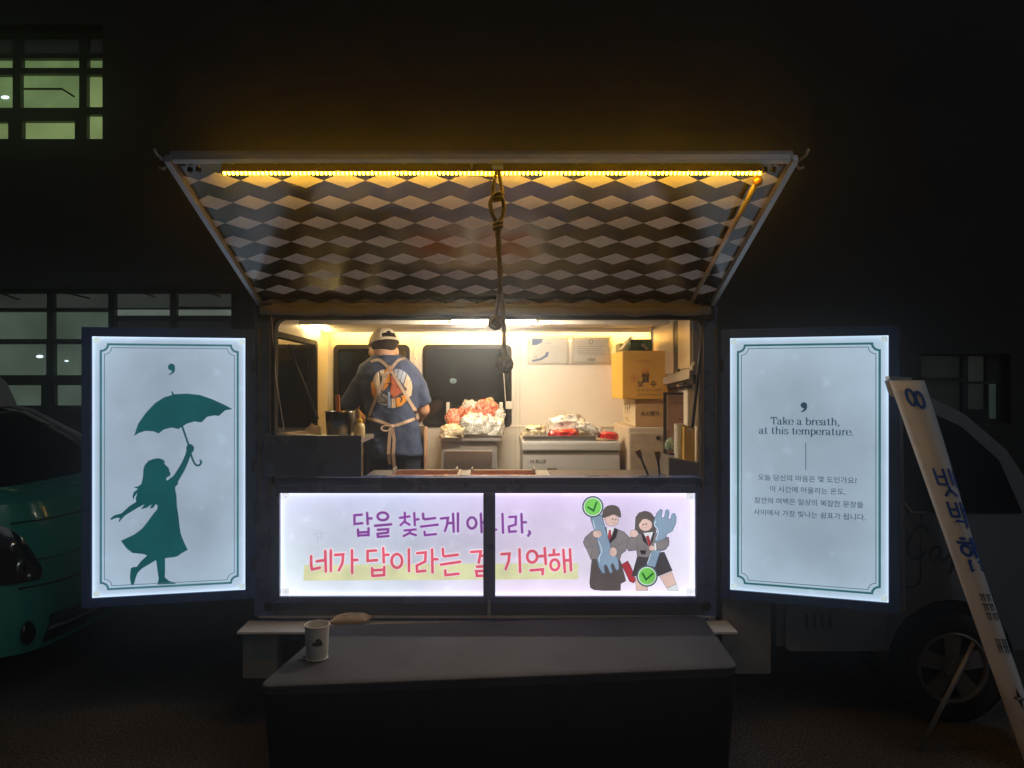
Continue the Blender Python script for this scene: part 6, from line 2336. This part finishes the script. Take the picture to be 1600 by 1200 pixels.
# greenhouse
gh = [(-5.6, 1.071), (-2.50, 1.071), (-2.72, 1.24), (-3.02, 1.42), (-3.20, 1.455), (-5.6, 1.47)]
mb = MB()
vs, fs = [], []
for j in range(NW + 1):
    t = j / NW * 2 - 1
    for (x, z) in gh:
        inset = 0.06 + 0.16 * (z - 1.07) / 0.4
        y = (vy0 + vy1) / 2 + t * ((vy1 - vy0) / 2 - inset)
        vs.append((x - 0.10 * abs(t) ** 3 * (1 if x > -5 else 0), y, z))
n = len(gh)
for j in range(NW):
    for i in range(n):
        fs.append((j * n + i, j * n + (i + 1) % n, (j + 1) * n + (i + 1) % n, (j + 1) * n + i))
fs.append(tuple(range(n))); fs.append(tuple(range(NW * n, (NW + 1) * n)))
mb.add(vs, fs)
mb.build('windscreen', dark_glass, van, auto=True)
mb = MB()
for (t) in (-1.0, 1.0):
    pts = []
    for (x, z) in gh[1:]:
        inset = 0.055 + 0.16 * (z - 1.07) / 0.4
        pts.append((x - 0.095, (vy0 + vy1) / 2 + t * ((vy1 - vy0) / 2 - inset), z + .004))
    mb = MB().tube(pts, [.018, .015, .014, .016, .016], 8)
    mb.build('windscreen_pillar', mat('grey_vehicle_trim', (.25, .25, .25), .35), van, smooth=True)
mb = MB()
mb.prism([(-5.6, 1.46), (-3.12, 1.452), (-3.20, 1.62), (-3.30, 1.70), (-5.6, 1.76)], vy0 + .30, vy1 - .30, 'XZ')
mb.build('roof_fairing', mat('pale_roof', (.42, .42, .40), .4), van, bevel=.03, auto=True)


def nose(y, z):
    t = (y - (vy0 + vy1) / 2) / ((vy1 - vy0) / 2)
    xs = None
    for (a, b_) in zip(prof[1:], prof[2:]):
        if min(a[1], b_[1]) <= z <= max(a[1], b_[1]) and a[1] != b_[1]:
            s = (z - a[1]) / (b_[1] - a[1])
            xs = a[0] + (b_[0] - a[0]) * s
    xs = xs if xs is not None else -2.2
    f = max(0.0, min(1.0, (xs + 2.9) / 0.7))
    return xs - f * (0.04 * t * t + 0.22 * abs(t) ** 7)


def nose_strip(name, y0, y1, z0, z1, m, proud=0.004, ny=12, nz=3, skew=0.0):
    mb = MB()
    vs = []
    for j in range(nz + 1):
        for i in range(ny + 1):
            y = y0 + (y1 - y0) * i / ny
            z = z0 + (z1 - z0) * j / nz + skew * (i / ny)
            vs.append((nose(y, z) + proud, y, z))
    mb.add(vs, [(j * (ny + 1) + i, j * (ny + 1) + i + 1, (j + 1) * (ny + 1) + i + 1, (j + 1) * (ny + 1) + i) for j in range(nz) for i in range(ny)])
    o = mb.build(name, m, van, smooth=True)
    s = o.modifiers.new('thick', 'SOLIDIFY'); s.thickness = 0.006; s.offset = -1
    return o


gapm = mat('panel_gap', (.004, .008, .008), .6)
nose_strip('panel_gap', vy0 + .06, vy1 - .06, .905, .911, gapm, nz=1)
nose_strip('panel_gap', vy0 + .06, vy1 - .06, .585, .592, gapm, nz=1)
nose_strip('panel_gap', vy0 + .06, vy1 - .06, .715, .719, gapm, nz=1)
nose_strip('intake_grille', vy0 + .17, vy1 - .17, .285, .425, black_rub)
nose_strip('intake_bar', vy0 + .17, vy1 - .17, .350, .366, mat('grey_bar', (.16, .17, .17), .4), .009, nz=1)
headm = mat('headlamp_lens', (.012, .012, .013), .04, spec=.9, bump=.12, bump_scale=16)
chrome = mat('lamp_chrome', (.7, .7, .7), .12, 1.0)
# headlamp wraps the near corner
for (ya, yb_) in ((vy0 + .004, vy0 + .12), (vy1 - .12, vy1 - .004)):
    mb = MB()
    vs = []
    NYh, NZh = 10, 8
    for j in range(NZh + 1):
        for i in range(NYh + 1):
            y = ya + (yb_ - ya) * i / NYh
            t_ = i / NYh
            zlo = .615
            zhi = .92 - .20 * (t_ if ya < .5 else 1 - t_) ** 2
            z = zlo + (zhi - zlo) * j / NZh
            bul = math.sin(PI * j / NZh) * .022
            vs.append((nose(y, z) + .006 + bul, y, z))
    mb.add(vs, [(j * (NYh + 1) + i, j * (NYh + 1) + i + 1, (j + 1) * (NYh + 1) + i + 1, (j + 1) * (NYh + 1) + i) for j in range(NZh) for i in range(NYh)])
    hl = mb.build('headlight', headm, van, smooth=True)
    ym = (ya + yb_) / 2
    for (dy_, z_, r_) in ((-.012, .80, .034), (.0, .70, .038), (.018, .645, .016)):
        c_ = Vector((nose(ym + dy_, z_) + .022, ym + dy_, z_))
        rg = MB().ball(c_, (.016, r_, r_), 14, 8)
        rg.build('reflector', chrome, hl, smooth=True)
for yy in (vy0 + .10, vy1 - .10):
    c = Vector((nose(yy, .36), yy, .36))
    mb = MB()
    mb.ball(c, (.022, .055, .062), 16, 10)
    mb.build('fog_lamp', headm, van, smooth=True)
mb = MB()
for yy in (vy0 + .08, vy1 - .22):
    o = MB().lathe([(.15, 0.0), (.20, -.01), (.27, .0), (.28, .04), (.28, .14), (.15, .15)], (-3.0, yy, .285), 28, 'Y').build('wheel', tyre_m, van, auto=True)


# ================================================================== HAZE ADDED TO IMITATE LENS BLOOM
hm = bpy.data.materials.new('lens_bloom_haze')
hm.use_nodes = True
nt = hm.node_tree
nt.nodes.clear()
ho = nt.nodes.new('ShaderNodeOutputMaterial')
hv = nt.nodes.new('ShaderNodeVolumePrincipled')
hv.inputs['Density'].default_value = 0.019
hv.inputs['Anisotropy'].default_value = 0.91
hv.inputs['Color'].default_value = (0.90, 0.93, 0.97, 1)
nt.links.new(hv.outputs[0], ho.inputs['Volume'])
hz = MB().box(-61, 61, -41, 61, -1, 13.4).build('bloom_haze', hm)
hz['kind'] = 'stuff'
